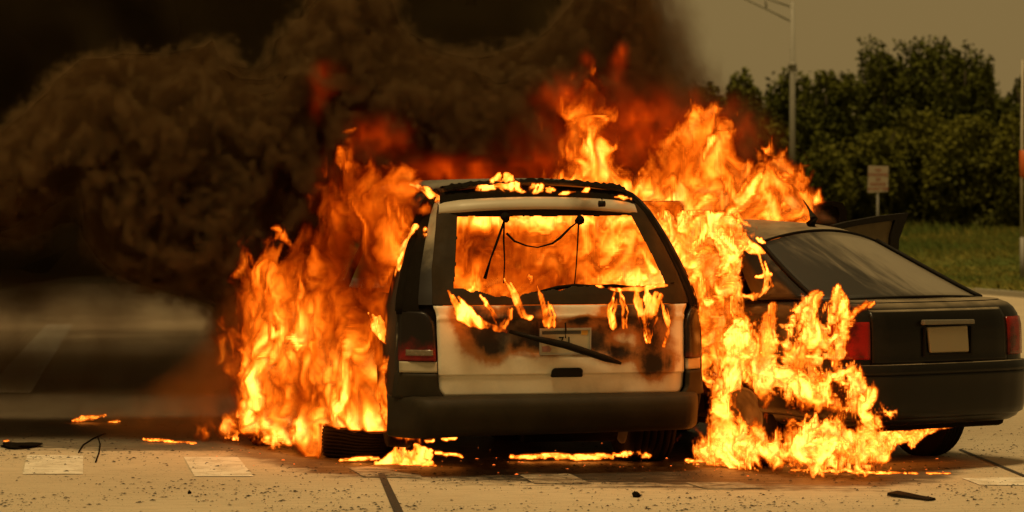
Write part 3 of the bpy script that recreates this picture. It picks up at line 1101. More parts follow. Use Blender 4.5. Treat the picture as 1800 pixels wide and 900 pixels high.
# aerial on the roof
rb = Vector(roofpt(.08, .12))
tube('aerial', [rb + Vector((-.0, -.02, .005)), rb + Vector((.0, -.05, .045)), rb + Vector((-.03, -.18, .035)), rb + Vector((.06, .02, .12)), rb + Vector((.20, .35, .17))][0:2] + [rb + Vector((.05, .05, .10)), rb + Vector((.14, .22, .165))], [.035, .026, .008, .004], M['black_plastic'], SED, 8)
# open doors on the far side: thin slabs standing out behind the roof
M['door_glass'] = simple('sky_toned_door_glass', (.12, .09, .045), .5, 0, .4, 14, .15)  # tan colour stands in for sky mirrored in the glass
LOC = lambda px, py, Y: Matrix.Rotation(-SA, 3, 'Z') @ (Vector(at(px, py, Y)) - Vector((SX, SY, 0)))


def slab(name, pts, th, mat, parent, hole=None):
    """flat panel through the points, with thickness; optionally a ring round a hole of as many points"""
    n = len(pts)
    nv = (pts[1] - pts[0]).cross(pts[-1] - pts[0]).normalized() * th / 2
    if hole is None:
        V = [p - nv for p in pts] + [p + nv for p in pts]
        fs = [tuple(range(n)), tuple(range(2 * n - 1, n - 1, -1))] + [(i, n + i, n + (i + 1) % n, (i + 1) % n) for i in range(n)]
    else:
        V = [p - nv for p in pts] + [p - nv for p in hole] + [p + nv for p in pts] + [p + nv for p in hole]
        fs = []
        for i in range(n):
            j = (i + 1) % n
            fs += [(i, j, n + j, n + i), (2 * n + j, 2 * n + i, 3 * n + i, 3 * n + j), (j, i, 2 * n + i, 2 * n + j), (n + i, n + j, 3 * n + j, 3 * n + i)]
    return mesh(name, V, fs, mat, parent)


yd = lambda px: 2.45 + (px - 1462) / 131 * .5
dp = lambda pts: [LOC(x, y, yd(x)) for x, y in pts]
lowd = slab('door', dp([(1464, 462), (1574, 462), (1577, 540), (1574, 690), (1470, 690)]), .09, M['char'], SED)
slab('door_frame', dp([(1462, 396), (1486, 390), (1540, 380), (1593, 374), (1576, 421), (1574, 461), (1464, 461)]), .05, M['black_plastic'], lowd, dp([(1476, 402), (1505, 396), (1540, 391), (1569, 387), (1561, 418), (1560, 452), (1476, 452)]))
slab('door_glass', dp([(1476, 402), (1505, 396), (1540, 391), (1569, 387), (1561, 418), (1560, 452), (1476, 452)]), .006, M['door_glass'], lowd)
ye = lambda px: 3.5 + (px - 1400) / 86 * .25
de = lambda pts: [LOC(x, y, ye(x)) for x, y in pts]
frd = slab('door', de([(1400, 450), (1480, 450), (1482, 540), (1478, 670), (1400, 670)]), .09, M['char'], SED)
slab('door_frame', de([(1400, 364), (1425, 357), (1460, 353), (1478, 357), (1485, 372), (1482, 449), (1400, 449)]), .05, M['char'], frd, de([(1412, 372), (1428, 365), (1458, 361), (1469, 365), (1472, 376), (1470, 440), (1412, 440)]))
slab('door_glass', de([(1412, 372), (1428, 365), (1458, 361), (1469, 365), (1472, 376), (1470, 440), (1412, 440)]), .006, M['char'], frd)
# wheels and running gear
for x, y, st in ((.72, .98, 0), (-.73, .98, 0), (.73, 3.68, 0), (-.73, 3.68, 0)):
    wheel(SED, (x, y, .305), .31, .21)
box('underbody', (-.74, .25, .24), (.74, 4.3, .42), M['under'], SED, .03)
for s in (-1, 1):
    box('wheel_well', (s * .60 - .02, .60, .3), (s * .60 + .02, 1.36, .78), M['char'], SED, .01)
P = [[(-.62 + 1.24 * u, 1.42 + .10 * v_ + .0, .55 + .45 * v_) for v_ in np.linspace(0, 1, 5)] for u in np.linspace(0, 1, 9)]
grid('seat_back', P, M['char'], SED, solid=.1)
for x in (-.38, .38):
    P = [[(x - .24 + .48 * u, 2.35 - .12 * v_, .5 + .65 * v_) for v_ in np.linspace(0, 1, 5)] for u in np.linspace(0, 1, 7)]
    grid('seat_back', P, M['char'], SED, solid=.1)

# ------------------------------------------------------------------ light pole, signs
lb = ground_at(1393, 400)
LY = 95.0
def pole_pt(px, py, Y=LY): return Vector(at(px, py, Y))
LP = tag(empty('street_light', (pole_pt(1393, 300).x, LY, 0)), 'tall tapered steel street light pole rising above the burning sedan', 'street light')
bx = LP.location.x
ztop = pole_pt(1393, 3).z
tube('pole', [(0, 0, .2), (0, 0, ztop * .5), (0, 0, ztop)], [.125, .105, .085], M['galv'], LP, 16)
box('base_plate', (-.25, -.25, .0), (.25, .25, .22), M['galv'], LP, .03)
up = [pole_pt(1393, 13), pole_pt(1345, -4), pole_pt(1280, -26), pole_pt(1200, -40)]
lo = [pole_pt(1393, 39), pole_pt(1352, 18), pole_pt(1308, -3), pole_pt(1262, -22), pole_pt(1210, -37)]
loc = Vector((bx, LY, 0))
tube('arm', [q - loc for q in up], .035, M['galv'], LP, 8)
tube('arm', [q - loc for q in lo], .035, M['galv'], LP, 8)
tube('strut', [pole_pt(1345, -5) - loc, pole_pt(1347, 14) - loc], .035, M['galv'], LP, 8)
hd = pole_pt(1190, -42) - loc
prism('lamp_head', [(hd.x - .75, hd.z - .06), (hd.x + .15, hd.z - .09), (hd.x + .15, hd.z + .06), (hd.x - .1, hd.z + .14), (hd.x - .7, hd.z + .08)], hd.y - .2, hd.y + .2, M['galv'], LP, .04)
tube('clamp', [pole_pt(1393, 118) - loc, pole_pt(1393, 110) - loc], [.15, .15], M['galv'], LP, 12)

SGY = 62.0
sb = Vector(at(1543, 340, SGY))
SG = tag(empty('road_sign', (sb.x, SGY, 0)), 'pale rectangular sign with red lettering on a post by the verge', 'road sign')
def sg(px, py): q = at(px, py, SGY); return (q[0] - sb.x, q[2])
tube('post', [(0, .03, .0), (0, .03, sg(1543, 300)[1])], .03, M['galv'], SG, 8)
prism('panel', [sg(1525, 339), sg(1561, 337), sg(1562, 292), sg(1526, 291)], -.012, .0, simple('sign_face', (.40, .33, .25), .6, 0, .08), SG)
redm = simple('sign_red', (.30, .06, .025), .6, 0, .1)
for i, (tx_, sz) in enumerate((('NO', .082), ('STANDING', .085), ('OR', .082), ('PARKING', .080), ('AT ANY TIME', .074))):
    cx, cz = sg(1543.5, 299 + i * 8.3)
    text('lettering', tx_, sz * 1.15, redm, SG, Matrix.Translation((cx, -.016, cz)) @ RX, .002)

RGY = 40.0
rb2 = Vector(at(1797, 340, RGY))
RP = tag(empty('marker_post', (rb2.x + .0, RGY, 0)), 'slim white pole with an orange sleeve at its foot, at the frame edge', 'post')
def rgp(px, py): q = at(px, py, RGY); return Vector((q[0] - rb2.x, 0, q[2]))
tube('shaft', [rgp(1796, 420) * 1, rgp(1796, 300), rgp(1797.5, 105)], [.03, .03, .022], simple('pole_white', (.42, .38, .30), .5), RP, 10)
zz0, zz1 = rgp(1800, 312).z, rgp(1800, 264).z
lathe('sleeve', [(zz0 - .02, 0), (zz0, .05), (zz0 + .04, .075), (zz1 - .01, .08), (zz1, .06), (zz1, 0)], simple('orange_plastic', (.55, .11, .012), .5), RP, 20, 'z', (rgp(1799.5, 300).x, 0, 0))
tube('foot', [(0, 0, .0), (0, 0, rgp(1797, 418).z + .01)], .045, M['galv'], RP, 10)

# ------------------------------------------------------------------ trees beyond the verge
def leaf_mat(name, a, b):
    t = NT(name); g = t.n('ShaderNodeNewGeometry')
    c = t.mix(g.outputs['Random Per Island'], a, b)
    c = t.mix(t.ramp(t.noise(t.coord(), .55, 3), .35, .65), c, tuple(x * 1.25 for x in b))
    t.bsdf(c, .7, spec=.2)
    return t.m


LEAF = [leaf_mat('oak_leaves', (.034, .046, .003), (.075, .082, .006)), leaf_mat('bush_leaves', (.05, .06, .003), (.10, .10, .007))]
t = NT('bark'); v = t.coord(); n = t.noise(t.mapping(v, (6, 6, 1.5)), 3, 5)
M['bark'] = t.bsdf(t.mix(n, (.03, .024, .016), (.09, .07, .05)), .9, bump=n, bstr=.6, bdist=.03)


def tree(name, label, px, ptop, wpx, D, kind=0, leaf=.17, dens=1.0, base=.0, seed=0):
    rg_ = np.random.default_rng(100 + seed)
    Y = D - DC
    x = (px - 900) / F * D
    H = HC + (HY - ptop) / F * D
    R = wpx / F * D
    root = tag(empty(name, (x, Y, .05)), label, 'tree' if kind == 0 else 'bush', 'trees beyond the verge')
    # trunk and limbs
    V = []
    tw = tube('trunk', [(0, 0, 0), (.06 * H * rg_.normal() * .3, 0, H * .25), (rg_.normal() * .12, rg_.normal() * .1, H * .5), (rg_.normal() * .2, 0, H * .8)], [.035 * H, .026 * H, .016 * H, .005 * H], M['bark'], root, 8)
    # clumps through the crown's volume
    low = .50 if kind == 0 else .45
    n0 = int(26000 * dens)
    d = rg_.normal(size=(n0, 3)); d /= np.linalg.norm(d, axis=1)[:, None]
    q = rg_.random(n0) ** .45
    # a lobed crown: the outline radius and the gaps follow a few random waves
    def waves(p, fr, m):
        o_ = np.zeros(len(p))
        for _ in range(m):
            k_ = rg_.normal(size=3) * fr; o_ += np.sin(p @ k_ + rg_.uniform(0, 6))
        return o_ / math.sqrt(m)
    rim = .86 + .11 * waves(d, 2.6, 5) + .09 * waves(d, 6.5, 6)
    p3 = d * q[:, None]
    gap_ = waves(p3 * np.array([R, R, H * .5]), 2.0 / max(.7, R * .28), 7)
    keep = (gap_ > -.55 + .35 * q) | (rg_.random(n0) < .12)
    p3 = p3 * rim[:, None]
    Pt = np.stack([p3[:, 0] * R, p3[:, 1] * R, np.where(p3[:, 2] > 0, H * low + p3[:, 2] * H * (1 - low) * 1.02, H * low + p3[:, 2] * H * low * .98)], 1)[keep]
    Pt += rg_.normal(size=Pt.shape) * .05
    Pt = Pt[Pt[:, 2] > .1]
    # limbs
    for k in range(6):
        th = k * 1.05 + rg_.uniform(0, .6); hh = rg_.uniform(.5, .85)
        cx, cy, cz = R * .6 * math.cos(th), R * .6 * math.sin(th), H * hh
        tube('limb', [(0, 0, H * .22), (cx * .4, cy * .4, H * .25 + (cz - H * .25) * .55), (cx, cy, cz)], [.014 * H, .009 * H, .003 * H], M['bark'], tw, 5)
    n = len(Pt)
    a = rg_.normal(size=(n, 3)); a /= np.linalg.norm(a, axis=1)[:, None]
    b = rg_.normal(size=(n, 3)); b -= (a * b).sum(1)[:, None] * a; b /= np.linalg.norm(b, axis=1)[:, None]
    l = (leaf * rg_.uniform(.6, 1.3, n))[:, None]
    Vq = np.stack([Pt - a * l, Pt + b * l * .55, Pt + a * l, Pt - b * l * .55], 1).reshape(-1, 3)
    fq = np.arange(n * 4).reshape(-1, 4)
    o = arrays_mesh('crown', Vq, fq, LEAF[kind], root)
    o['kind'] = 'stuff'
    return root


TR = [
    ('oak_tree', 'low oak at the end of the tree line, nearest the smoke', 1305, 128, 60, 128, 0),
    ('oak_tree', 'round oak directly behind the street light pole', 1388, 112, 62, 130, 0),
    ('oak_tree', 'mid-height oak between the street light and the tallest oak', 1465, 98, 62, 134, 0),
    ('oak_tree', 'broad oak forming the shoulder of the tallest crown', 1560, 62, 72, 140, 0),
    ('oak_tree', 'tallest oak of the tree line above the road sign', 1628, 46, 80, 142, 0),
    ('oak_tree', 'wide dark oak sloping down from the tallest crown', 1692, 64, 66, 138, 0),
    ('slender_tree', 'thin young tree standing apart with sky round its tip', 1734, 84, 17, 132, 0),
    ('oak_tree', 'oak behind the slim white pole at the frame edge', 1815, 105, 52, 136, 0),
    ('oak_tree', 'low oak filling the dip beside the thin young tree', 1752, 150, 50, 139, 0),
    ('oak_tree', 'oak half hidden behind the edge of the smoke', 1235, 140, 60, 131, 0),
    ('bush', 'pale green bush spilling out below the street light', 1440, 255, 70, 116, 1),
    ('bush', 'bushy sapling thicket standing just behind the road sign', 1530, 195, 80, 119, 1),
    ('bush', 'yellowish leafy bush under the tallest oak', 1625, 180, 85, 120, 1),
    ('bush', 'large leafy bush under the sloping dark oak', 1700, 190, 80, 118, 1),
    ('bush', 'bush at the foot of the slim white pole', 1790, 200, 80, 117, 1),
    ('bush', 'bush showing between the flames and the street light', 1340, 220, 75, 117, 1),
]
for i, (nm, lb_, px, pt, wp, D, kd) in enumerate(TR):
    tree(nm, lb_, px, pt, wp, D, kd, leaf=.12 if kd == 0 else .10, seed=i, dens=min(1.0, .25 + wp / 75))

# ------------------------------------------------------------------ fire and smoke
NT_ = 96      # side of the periodic turbulence tiles


def tile(beta, kmin, seed):
    g = np.random.default_rng(seed)
    f = np.fft.rfftn(g.standard_normal((NT_,) * 3).astype(np.float32))
    k1 = np.fft.fftfreq(NT_) * NT_; k3 = np.fft.rfftfreq(NT_) * NT_
    k = np.sqrt(k1[:, None, None] ** 2 + k1[None, :, None] ** 2 + k3[None, None, :] ** 2)
    f *= np.where(k < kmin * .6, 0, 1) * (k + kmin * .5) ** (-beta)
    n = np.fft.irfftn(f, s=(NT_,) * 3)
    return (n / n.std()).astype(np.float32)


def smooth_tile(kmax, seed):
    g = np.random.default_rng(seed)
    f = np.fft.rfftn(g.standard_normal((NT_,) * 3).astype(np.float32))
    k1 = np.fft.fftfreq(NT_) * NT_; k3 = np.fft.rfftfreq(NT_) * NT_
    k = np.sqrt(k1[:, None, None] ** 2 + k1[None, :, None] ** 2 + k3[None, None, :] ** 2)
    f *= np.exp(-(k / kmax) ** 2)
    n = np.fft.irfftn(f, s=(NT_,) * 3)
    return (n / n.std()).astype(np.float32)


TA = tile(3.4, 4, 1)       # fractal noise, about 4 features a tile
TB = tile(3.3, 4, 2)
pot = [smooth_tile(5, s) for s in (3, 4, 5)]
def dd(a, ax): return np.roll(a, -1, ax) - np.roll(a, 1, ax)
CURL = [dd(pot[2], 1) - dd(pot[1], 2), dd(pot[0], 2) - dd(pot[2], 0), dd(pot[1], 0) - dd(pot[0], 1)]
_s = CURL[0].std(); CURL = [(c / _s).astype(np.float32) for c in CURL]


def samp(tl_, x, y, z):
    """trilinear periodic lookup; coordinates in tile units (1 = one tile)"""
    out = None
    q = []
    for a in (x, y, z):
        a = a * NT_
        f = np.floor(a); i = f.astype(np.int32) % NT_
        q.append((i, (i + 1) % NT_, (a - f).astype(np.float32)))
    r = tl_.ravel()
    (x0, x1, fx), (y0, y1, fy), (z0, z1, fz) = q
    def L(xi, yi):
        b = (xi * NT_ + yi) * NT_
        v0 = r[b + z0]; return v0 + (r[b + z1] - v0) * fz
    a0 = L(x0, y0); a0 += (L(x0, y1) - a0) * fy
    a1 = L(x1, y0); a1 += (L(x1, y1) - a1) * fy
    return a0 + (a1 - a0) * fx


class Dom:
    """box of voxels round a sheet Yc(X); px, py: picture coordinates of each (x, z) column of the sheet"""
    def __init__(s, box_, sheet, T, V):
        px0, py0, px1, py1 = box_
        s.sheet = sheet; s.T = T; s.V = V
        xs, ys = zip(*sheet)
        s.yc = lambda X: np.interp(X, xs, ys)
        def X_of(px):
            X = 0.
            for _ in range(20): X = (px - 900) / F * (DC + s.yc(X))
            return X
        xa, xb = X_of(px0), X_of(px1)
        d0 = DC + s.yc((xa + xb) / 2)
        za = max(.004, HC - (py1 - HY) / F * d0); zb = HC - (py0 - HY) / F * d0
        s.nx = int((xb - xa) / V) + 1; s.nz = int((zb - za) / V) + 1
        s.x = xa + V * np.arange(s.nx); s.z = za + V * np.arange(s.nz)
        yy = s.yc(s.x)
        s.y0 = yy.min() - T; s.ny = int((yy.max() - yy.min() + 2 * T) / V) + 1
        s.y = s.y0 + V * np.arange(s.ny)
        s.origin = (xa, s.y0, za)
        dep = (DC + yy)[:, None]
        s.px = (900 + F * s.x[:, None] / dep + 0 * s.z[None]).astype(np.float32)
        s.py = (HY + (HC - s.z[None]) * F / dep).astype(np.float32)
        s.u = ((s.y[None, :] - yy[:, None]) / T).astype(np.float32)     # -1..1 through the sheet

    def poly(s, pts):
        """signed picture distance to a polygon, positive inside"""
        d2 = np.full(s.px.shape, 1e9, np.float32); ins = np.zeros(s.px.shape, bool)
        for i in range(len(pts)):
            (x1, y1), (x2, y2) = pts[i - 1], pts[i]
            ex, ey = x2 - x1, y2 - y1
            t_ = np.clip(((s.px - x1) * ex + (s.py - y1) * ey) / (ex * ex + ey * ey + 1e-9), 0, 1)
            d2 = np.minimum(d2, (s.px - x1 - t_ * ex) ** 2 + (s.py - y1 - t_ * ey) ** 2)
            if y1 != y2: ins ^= ((y1 > s.py) != (y2 > s.py)) & (s.px < ex * (s.py - y1) / ey + x1)
        d = np.sqrt(d2)
        return np.where(ins, d, -d)

    def lick(s, pts, rs):
        """tapering tongue along a polyline: 1 on its spine, 0 at radius, negative beyond"""
        best = np.full(s.px.shape, -9., np.float32)
        for i in range(len(pts) - 1):
            (x1, y1), (x2, y2) = pts[i], pts[i + 1]
            ex, ey = x2 - x1, y2 - y1
            t_ = np.clip(((s.px - x1) * ex + (s.py - y1) * ey) / (ex * ex + ey * ey + 1e-9), 0, 1)
            d = np.hypot(s.px - x1 - t_ * ex, s.py - y1 - t_ * ey)
            best = np.maximum(best, 1 - d / (rs[i] + (rs[i + 1] - rs[i]) * t_))
        return best

    def spots(s, base, lst):
        h = np.full(s.px.shape, base, np.float32)
        for cx, cy, rx, ry, v in lst:
            h += v * np.exp(-(((s.px - cx) / rx) ** 2 + ((s.py - cy) / ry) ** 2))
        return h

    def flow(s, swirl, scale, seed, steps=6, rise=.0):
        """coordinates carried backwards through a swirling flow (computed on a half resolution grid)"""
        hx, hy, hz = [np.arange(0, n + 1, 2) for n in (s.nx, s.ny, s.nz)]
        X = (s.origin[0] + s.V * hx)[:, None, None] + np.zeros((len(hx), len(hy), len(hz)), np.float32)
        Y = (s.origin[1] + s.V * hy)[None, :, None] + np.zeros_like(X)
        Z = (s.origin[2] + s.V * hz)[None, None, :] + np.zeros_like(X)
        X, Y, Z = [a.astype(np.float32) + o for a, o in zip((X, Y, Z), (seed * 1.37, seed * .71, seed * 2.11))]
        k = 1 / (scale * 5)
        for i in range(steps):
            sc_ = k * (1 + .28 * i); am = swirl / steps / (1 + .25 * i)
            ux = samp(CURL[0], X * sc_, Y * sc_, Z * sc_ * .7)
            uy = samp(CURL[1], X * sc_, Y * sc_, Z * sc_ * .7)
            uz = samp(CURL[2], X * sc_, Y * sc_, Z * sc_ * .7)
            X = X - am * ux; Y = Y - am * uy; Z = Z - am * uz * 1.3
        def up(a):
            for ax, n in ((0, s.nx), (1, s.ny), (2, s.nz)):
                i = np.arange(n); j = i // 2; f = ((i % 2) * .5).astype(np.float32)
                sh = [1, 1, 1]; sh[ax] = n
                a = np.take(a, j, ax) * (1 - f.reshape(sh)) + np.take(a, np.minimum(j + 1, a.shape[ax] - 1), ax) * f.reshape(sh)
            return a
        return up(X), up(Y), up(Z)


def fog(name, dom, d, mat, parent=None):
    """a fog volume holding the array d, built by a Volume Cube node"""
    me = bpy.data.meshes.new(name + '_samples')
    me.vertices.add(d.size)
    a = me.attributes.new('val', 'FLOAT', 'POINT'); a.data.foreach_set('value', np.ascontiguousarray(d, np.float32).ravel())
    src = bpy.data.objects.new(name + '_samples', me)
    ng = bpy.data.node_groups.new(name, 'GeometryNodeTree'); N = ng.nodes; L = ng.links
    ng.interface.new_socket('Geometry', in_out='INPUT', socket_type='NodeSocketGeometry')
    ng.interface.new_socket('Geometry', in_out='OUTPUT', socket_type='NodeSocketGeometry')
    go = N.new('NodeGroupOutput')
    oi = N.new('GeometryNodeObjectInfo'); oi.inputs['Object'].default_value = src
    vc = N.new('GeometryNodeVolumeCube')
    vc.inputs['Min'].default_value = dom.origin
    vc.inputs['Max'].default_value = [dom.origin[i] + dom.V * (d.shape[i] - 1) for i in range(3)]
    for i, ax in enumerate('XYZ'): vc.inputs['Resolution ' + ax].default_value = d.shape[i]
    pos = N.new('GeometryNodeInputPosition')
    sub = N.new('ShaderNodeVectorMath'); sub.operation = 'SUBTRACT'; L.new(pos.outputs[0], sub.inputs[0]); sub.inputs[1].default_value = dom.origin
    dv = N.new('ShaderNodeVectorMath'); dv.operation = 'SCALE'; L.new(sub.outputs[0], dv.inputs[0]); dv.inputs['Scale'].default_value = 1 / dom.V
    sep = N.new('ShaderNodeSeparateXYZ'); L.new(dv.outputs[0], sep.inputs[0])
    def rnd_(i):
        q = N.new('ShaderNodeMath'); q.operation = 'ROUND'; L.new(sep.outputs[i], q.inputs[0]); return q.outputs[0]
    def mad(a, b, c):
        q = N.new('FunctionNodeIntegerMath'); q.operation = 'MULTIPLY_ADD'; L.new(a, q.inputs[0]); q.inputs[1].default_value = b; L.new(c, q.inputs[2]); return q.outputs[0]
    idx = mad(mad(rnd_(0), d.shape[1], rnd_(1)), d.shape[2], rnd_(2))
    na = N.new('GeometryNodeInputNamedAttribute'); na.data_type = 'FLOAT'; na.inputs['Name'].default_value = 'val'
    si = N.new('GeometryNodeSampleIndex'); si.data_type = 'FLOAT'; si.clamp = True
    L.new(oi.outputs['Geometry'], si.inputs['Geometry']); L.new(na.outputs[0], si.inputs['Value']); L.new(idx, si.inputs['Index'])
    L.new(si.outputs[0], vc.inputs['Density'])
    sm = N.new('GeometryNodeSetMaterial'); sm.inputs['Material'].default_value = mat
    L.new(vc.outputs[0], sm.inputs[0]); L.new(sm.outputs[0], go.inputs[0])
    vd = bpy.data.volumes.new(name); vd.materials.append(mat)
    o = bpy.data.objects.new(name, vd)
    COL.objects.link(o)
    if parent is not None: o.parent = parent
    o.modifiers.new('fog', 'NODES').node_group = ng
    return o


def flame_mat(name, K=118.0, S=33.0, g0=.026, g1=.19, b0=.0004, b1=.0135, pw=3.0):
    t = NT(name)
    a = t.n('ShaderNodeAttribute'); a.attribute_name = 'density'
    d = a.outputs['Fac']
    col = t.n('ShaderNodeCombineColor')
    col.inputs[0].default_value = 1
    t.set(col.inputs[1], t.math('MULTIPLY_ADD', d, g1, g0))
    t.set(col.inputs[2], t.math('MULTIPLY_ADD', t.math('POWER', d, 3.0), b1, b0))
    e = t.n('ShaderNodeEmission'); t.set(e.inputs[0], col.outputs[0]); t.set(e.inputs[1], t.math('MULTIPLY', t.math('POWER', d, pw), K))
    ab = t.n('ShaderNodeVolumeAbsorption'); ab.inputs[0].default_value = (0, 0, 0, 1); t.set(ab.inputs[1], t.math('MULTIPLY', d, S))
    ad = t.n('ShaderNodeAddShader'); t.set(ad.inputs[0], e.outputs[0]); t.set(ad.inputs[1], ab.outputs[0])
    t.set(t.out.inputs['Volume'], ad.outputs[0])
    return t.m


M['flame'] = flame_mat('flame')


def burn(dom, full, heat, seed, swirl=.22, scale=.32, amp=.55, lx=.42, lz=1.0, fine=.35, depth=1.0, gain=1.0):
    """flame field: full (2D fullness, 1 deep inside, 0 at the rim), heat (2D)"""
    X, Y, Z = dom.flow(swirl, scale, seed)
    n1 = samp(TA, X / lx, Y / lx, Z / lz)                       # broad fireballs
    n2 = samp(TB, X / (lx * .5) + .3, Y / (lx * .5), Z / (lz * .45))   # licks
    n1 = .85 * n1 + .5 * samp(TA, X / (lx * 2.6) + .17, Y / (lx * 2.6), Z / (lz * 2.2))
    rid = np.clip(1 - np.abs(n2) * 1.6, 0, 1)                    # thin bright sheets where the licks fold
    base = full[:, None, :] - depth * (dom.u ** 2)[:, :, None]
    v = np.clip((base + amp * n1 * .5 + fine * .22 * n2) * 1.3, 0, 1)
    v = v * v * (3 - 2 * v)
    h = heat[:, None, :] * (1 + amp * .80 * n1 + fine * (.36 * rid * rid + .12 * n2 - .09))
    return np.clip(v * np.clip(h, .0, 1.6) * gain, 0, 1.5)


def fire_thing(label, name='flames', group=None, cat='fire'):
    return tag(empty(name, (0, 0, 0)), label, cat, group, 'stuff')


def left_fire():
    D = Dom((330, 225, 800, 830), [(-2.6, 2.9), (-2.0, 2.5), (-1.3, 1.34), (-.95, .66), (-.72, .46), (-.5, .42)], .32, .0135)
    P = D.poly([(392, 752), (425, 715), (405, 650), (400, 600), (418, 560), (428, 505), (445, 460), (475, 440), (505, 445), (535, 400), (562, 385), (556, 345), (585, 300), (600, 262), (618, 282), (645, 298), (668, 312), (695, 308), (725, 330),
                (748, 370), (745, 430), (742, 520), (738, 600), (735, 680), (735, 775), (640, 765), (575, 785), (560, 808), (535, 808), (505, 775), (440, 757), (362, 752)])
    soft = np.interp(D.py[0], [250, 450, 600, 760], [75, 65, 45, 24]).astype(np.float32)[None] + np.interp(D.px[:, 0], [400, 500], [34, 0]).astype(np.float32)[:, None]
    full = np.clip(P / soft + .15, -2, 1)
    H = D.spots(.475, [(505, 580, 40, 50, .30), (470, 690, 40, 60, .12), (640, 660, 50, 60, .10), (560, 752, 190, 34, .66), (650, 748, 70, 30, .35), (560, 640, 110, 70, .06), (692, 430, 24, 70, .30), (715, 470, 18, 60, .25), (600, 340, 70, 60, -.10), (560, 430, 80, 60, -.13),
                      (640, 470, 60, 60, -.26), (455, 640, 35, 80, .10), (410, 560, 30, 90, -.15), (620, 300, 40, 30, .06), (535, 690, 26, 45, -.24), (640, 560, 40, 30, -.14), (440, 750, 60, 20, .2), (690, 620, 30, 90, .05)])
    H *= np.interp(D.py[0], [250, 430, 560], [.66, .80, 1]).astype(np.float32)[None]
    f = burn(D, full, H, 1, swirl=.16, scale=.34, amp=.62, lx=.62, lz=1.5, fine=.50)
    # the fallen tyre stands in front of the flames
    cx, cy = TY.location.x, TY.location.y
    q = np.maximum(np.abs(D.x - cx)[:, None, None] / .25, D.z[None, None, :] / .23)
    f *= np.where((q < 1) & (D.y[None, :, None] < cy + .17), 0, 1)
    return D, f


def roof_fire():
    D = Dom((900, 95, 1480, 470), [(0, 2.9), (1.0, 2.4), (2.4, 2.2)], .42, .014)
    P = D.poly([(950, 345), (985, 300), (972, 250), (990, 215), (970, 180), (1000, 165), (1035, 140), (1062, 165), (1078, 200), (1066, 240), (1085, 285), (1115, 305), (1150, 285), (1175, 240), (1212, 208), (1250, 198), (1290, 225),
                (1285, 265), (1315, 290), (1345, 270), (1378, 280), (1405, 305), (1427, 345), (1430, 388), (1390, 400), (1300, 410), (1290, 440), (1240, 450), (1190, 430), (1100, 370)])
    soft = np.interp(D.py[0], [120, 300, 400], [60, 45, 30]).astype(np.float32)[None]
    full = np.clip(P / soft + .15, -2, 1)
    H = D.spots(.52, [(1040, 265, 45, 70, .20), (1150, 380, 150, 42, .5), (1040, 335, 90, 20, .35), (1330, 330, 60, 50, .25), (1250, 240, 35, 40, .12), (1390, 330, 40, 45, .18), (1130, 250, 40, 50, -.2), (1200, 310, 30, 40, -.06), (1020, 160, 60, 35, -.18)])
    H *= np.interp(D.py[0], [110, 230, 330], [.62, .82, 1]).astype(np.float32)[None]
    return D, burn(D, full, H, 2, swirl=.17, scale=.34, amp=.62, lx=.62, lz=1.2, fine=.5)


def right_fire():
    D = Dom((1150, 370, 1580, 830), [(.8, 1.05), (1.35, .36), (1.85, -.36), (2.6, -.42)], .24, .0105)
    P = D.poly([(1160, 385), (1240, 378), (1292, 388), (1306, 415), (1300, 450), (1292, 500), (1300, 545), (1325, 570), (1340, 625), (1372, 650), (1395, 655), (1440, 640), (1470, 655), (1500, 690), (1512, 730), (1548, 735), (1546, 800), (1480, 815), (1300, 805), (1232, 795), (1225, 700), (1225, 600), (1200, 480)])
    low = np.interp(D.py[0], [520, 620], [0, 1]).astype(np.float32)[None]
    base = np.interp(D.py[0], [760, 800], [0, .4]).astype(np.float32)[None]
    full = np.clip((P / 24 + .2) * (1 - low) + (np.minimum(P / 30, .46) - .03 + base) * low, -2, 1)
    for pts, rs in (([(1330, 660), (1345, 600), (1352, 560), (1362, 535)], (26, 18, 10, 3)), ([(1400, 690), (1395, 640), (1388, 600), (1398, 565), (1428, 530), (1440, 515)], (28, 15, 9, 9, 12, 4)),
                    ([(1400, 660), (1418, 610), (1420, 575), (1430, 545)], (16, 14, 13, 6)), ([(1480, 690), (1470, 640), (1450, 600), (1432, 560)], (16, 10, 9, 5)), ([(1478, 640), (1480, 590), (1482, 550), (1472, 508)], (9, 11, 15, 4)),
                    ([(1486, 560), (1505, 543), (1532, 532)], (7, 6, 3)), ([(1440, 600), (1425, 640), (1440, 690)], (8, 14, 18)), ([(1500, 650), (1515, 690), (1500, 720)], (10, 12, 14))):
        full = np.maximum(full, D.lick(pts, rs) * .75 + .05)
    full -= np.maximum(0, D.spots(0, [(1308, 712, 26, 34, 1.7), (1345, 665, 14, 16, 1.1), (1352, 745, 12, 40, 1.0), (1370, 715, 16, 34, 1.5), (1430, 735, 36, 22, 1.3), (1236, 715, 14, 40, 1.0), (1490, 745, 16, 20, .9), (1385, 590, 14, 24, 1.0), (1478, 690, 10, 16, 1.2)]))
    H = D.spots(.57, [(1250, 450, 60, 70, .22), (1330, 788, 170, 26, .6), (1300, 700, 40, 50, .1), (1345, 720, 30, 40, -.32), (1300, 715, 26, 30, -.28), (1420, 725, 40, 35, -.22), (1245, 560, 30, 50, -.12), (1230, 745, 30, 40, -.2), (1480, 640, 40, 60, .3), (1430, 560, 50, 60, .1),
                      (1300, 600, 50, 50, .15), (1500, 770, 60, 40, .2), (1400, 660, 60, 25, .25)])
    return D, burn(D, full, H, 3, swirl=.15, scale=.24, amp=.95, lx=.44, lz=1.0, fine=.85, gain=1.0)


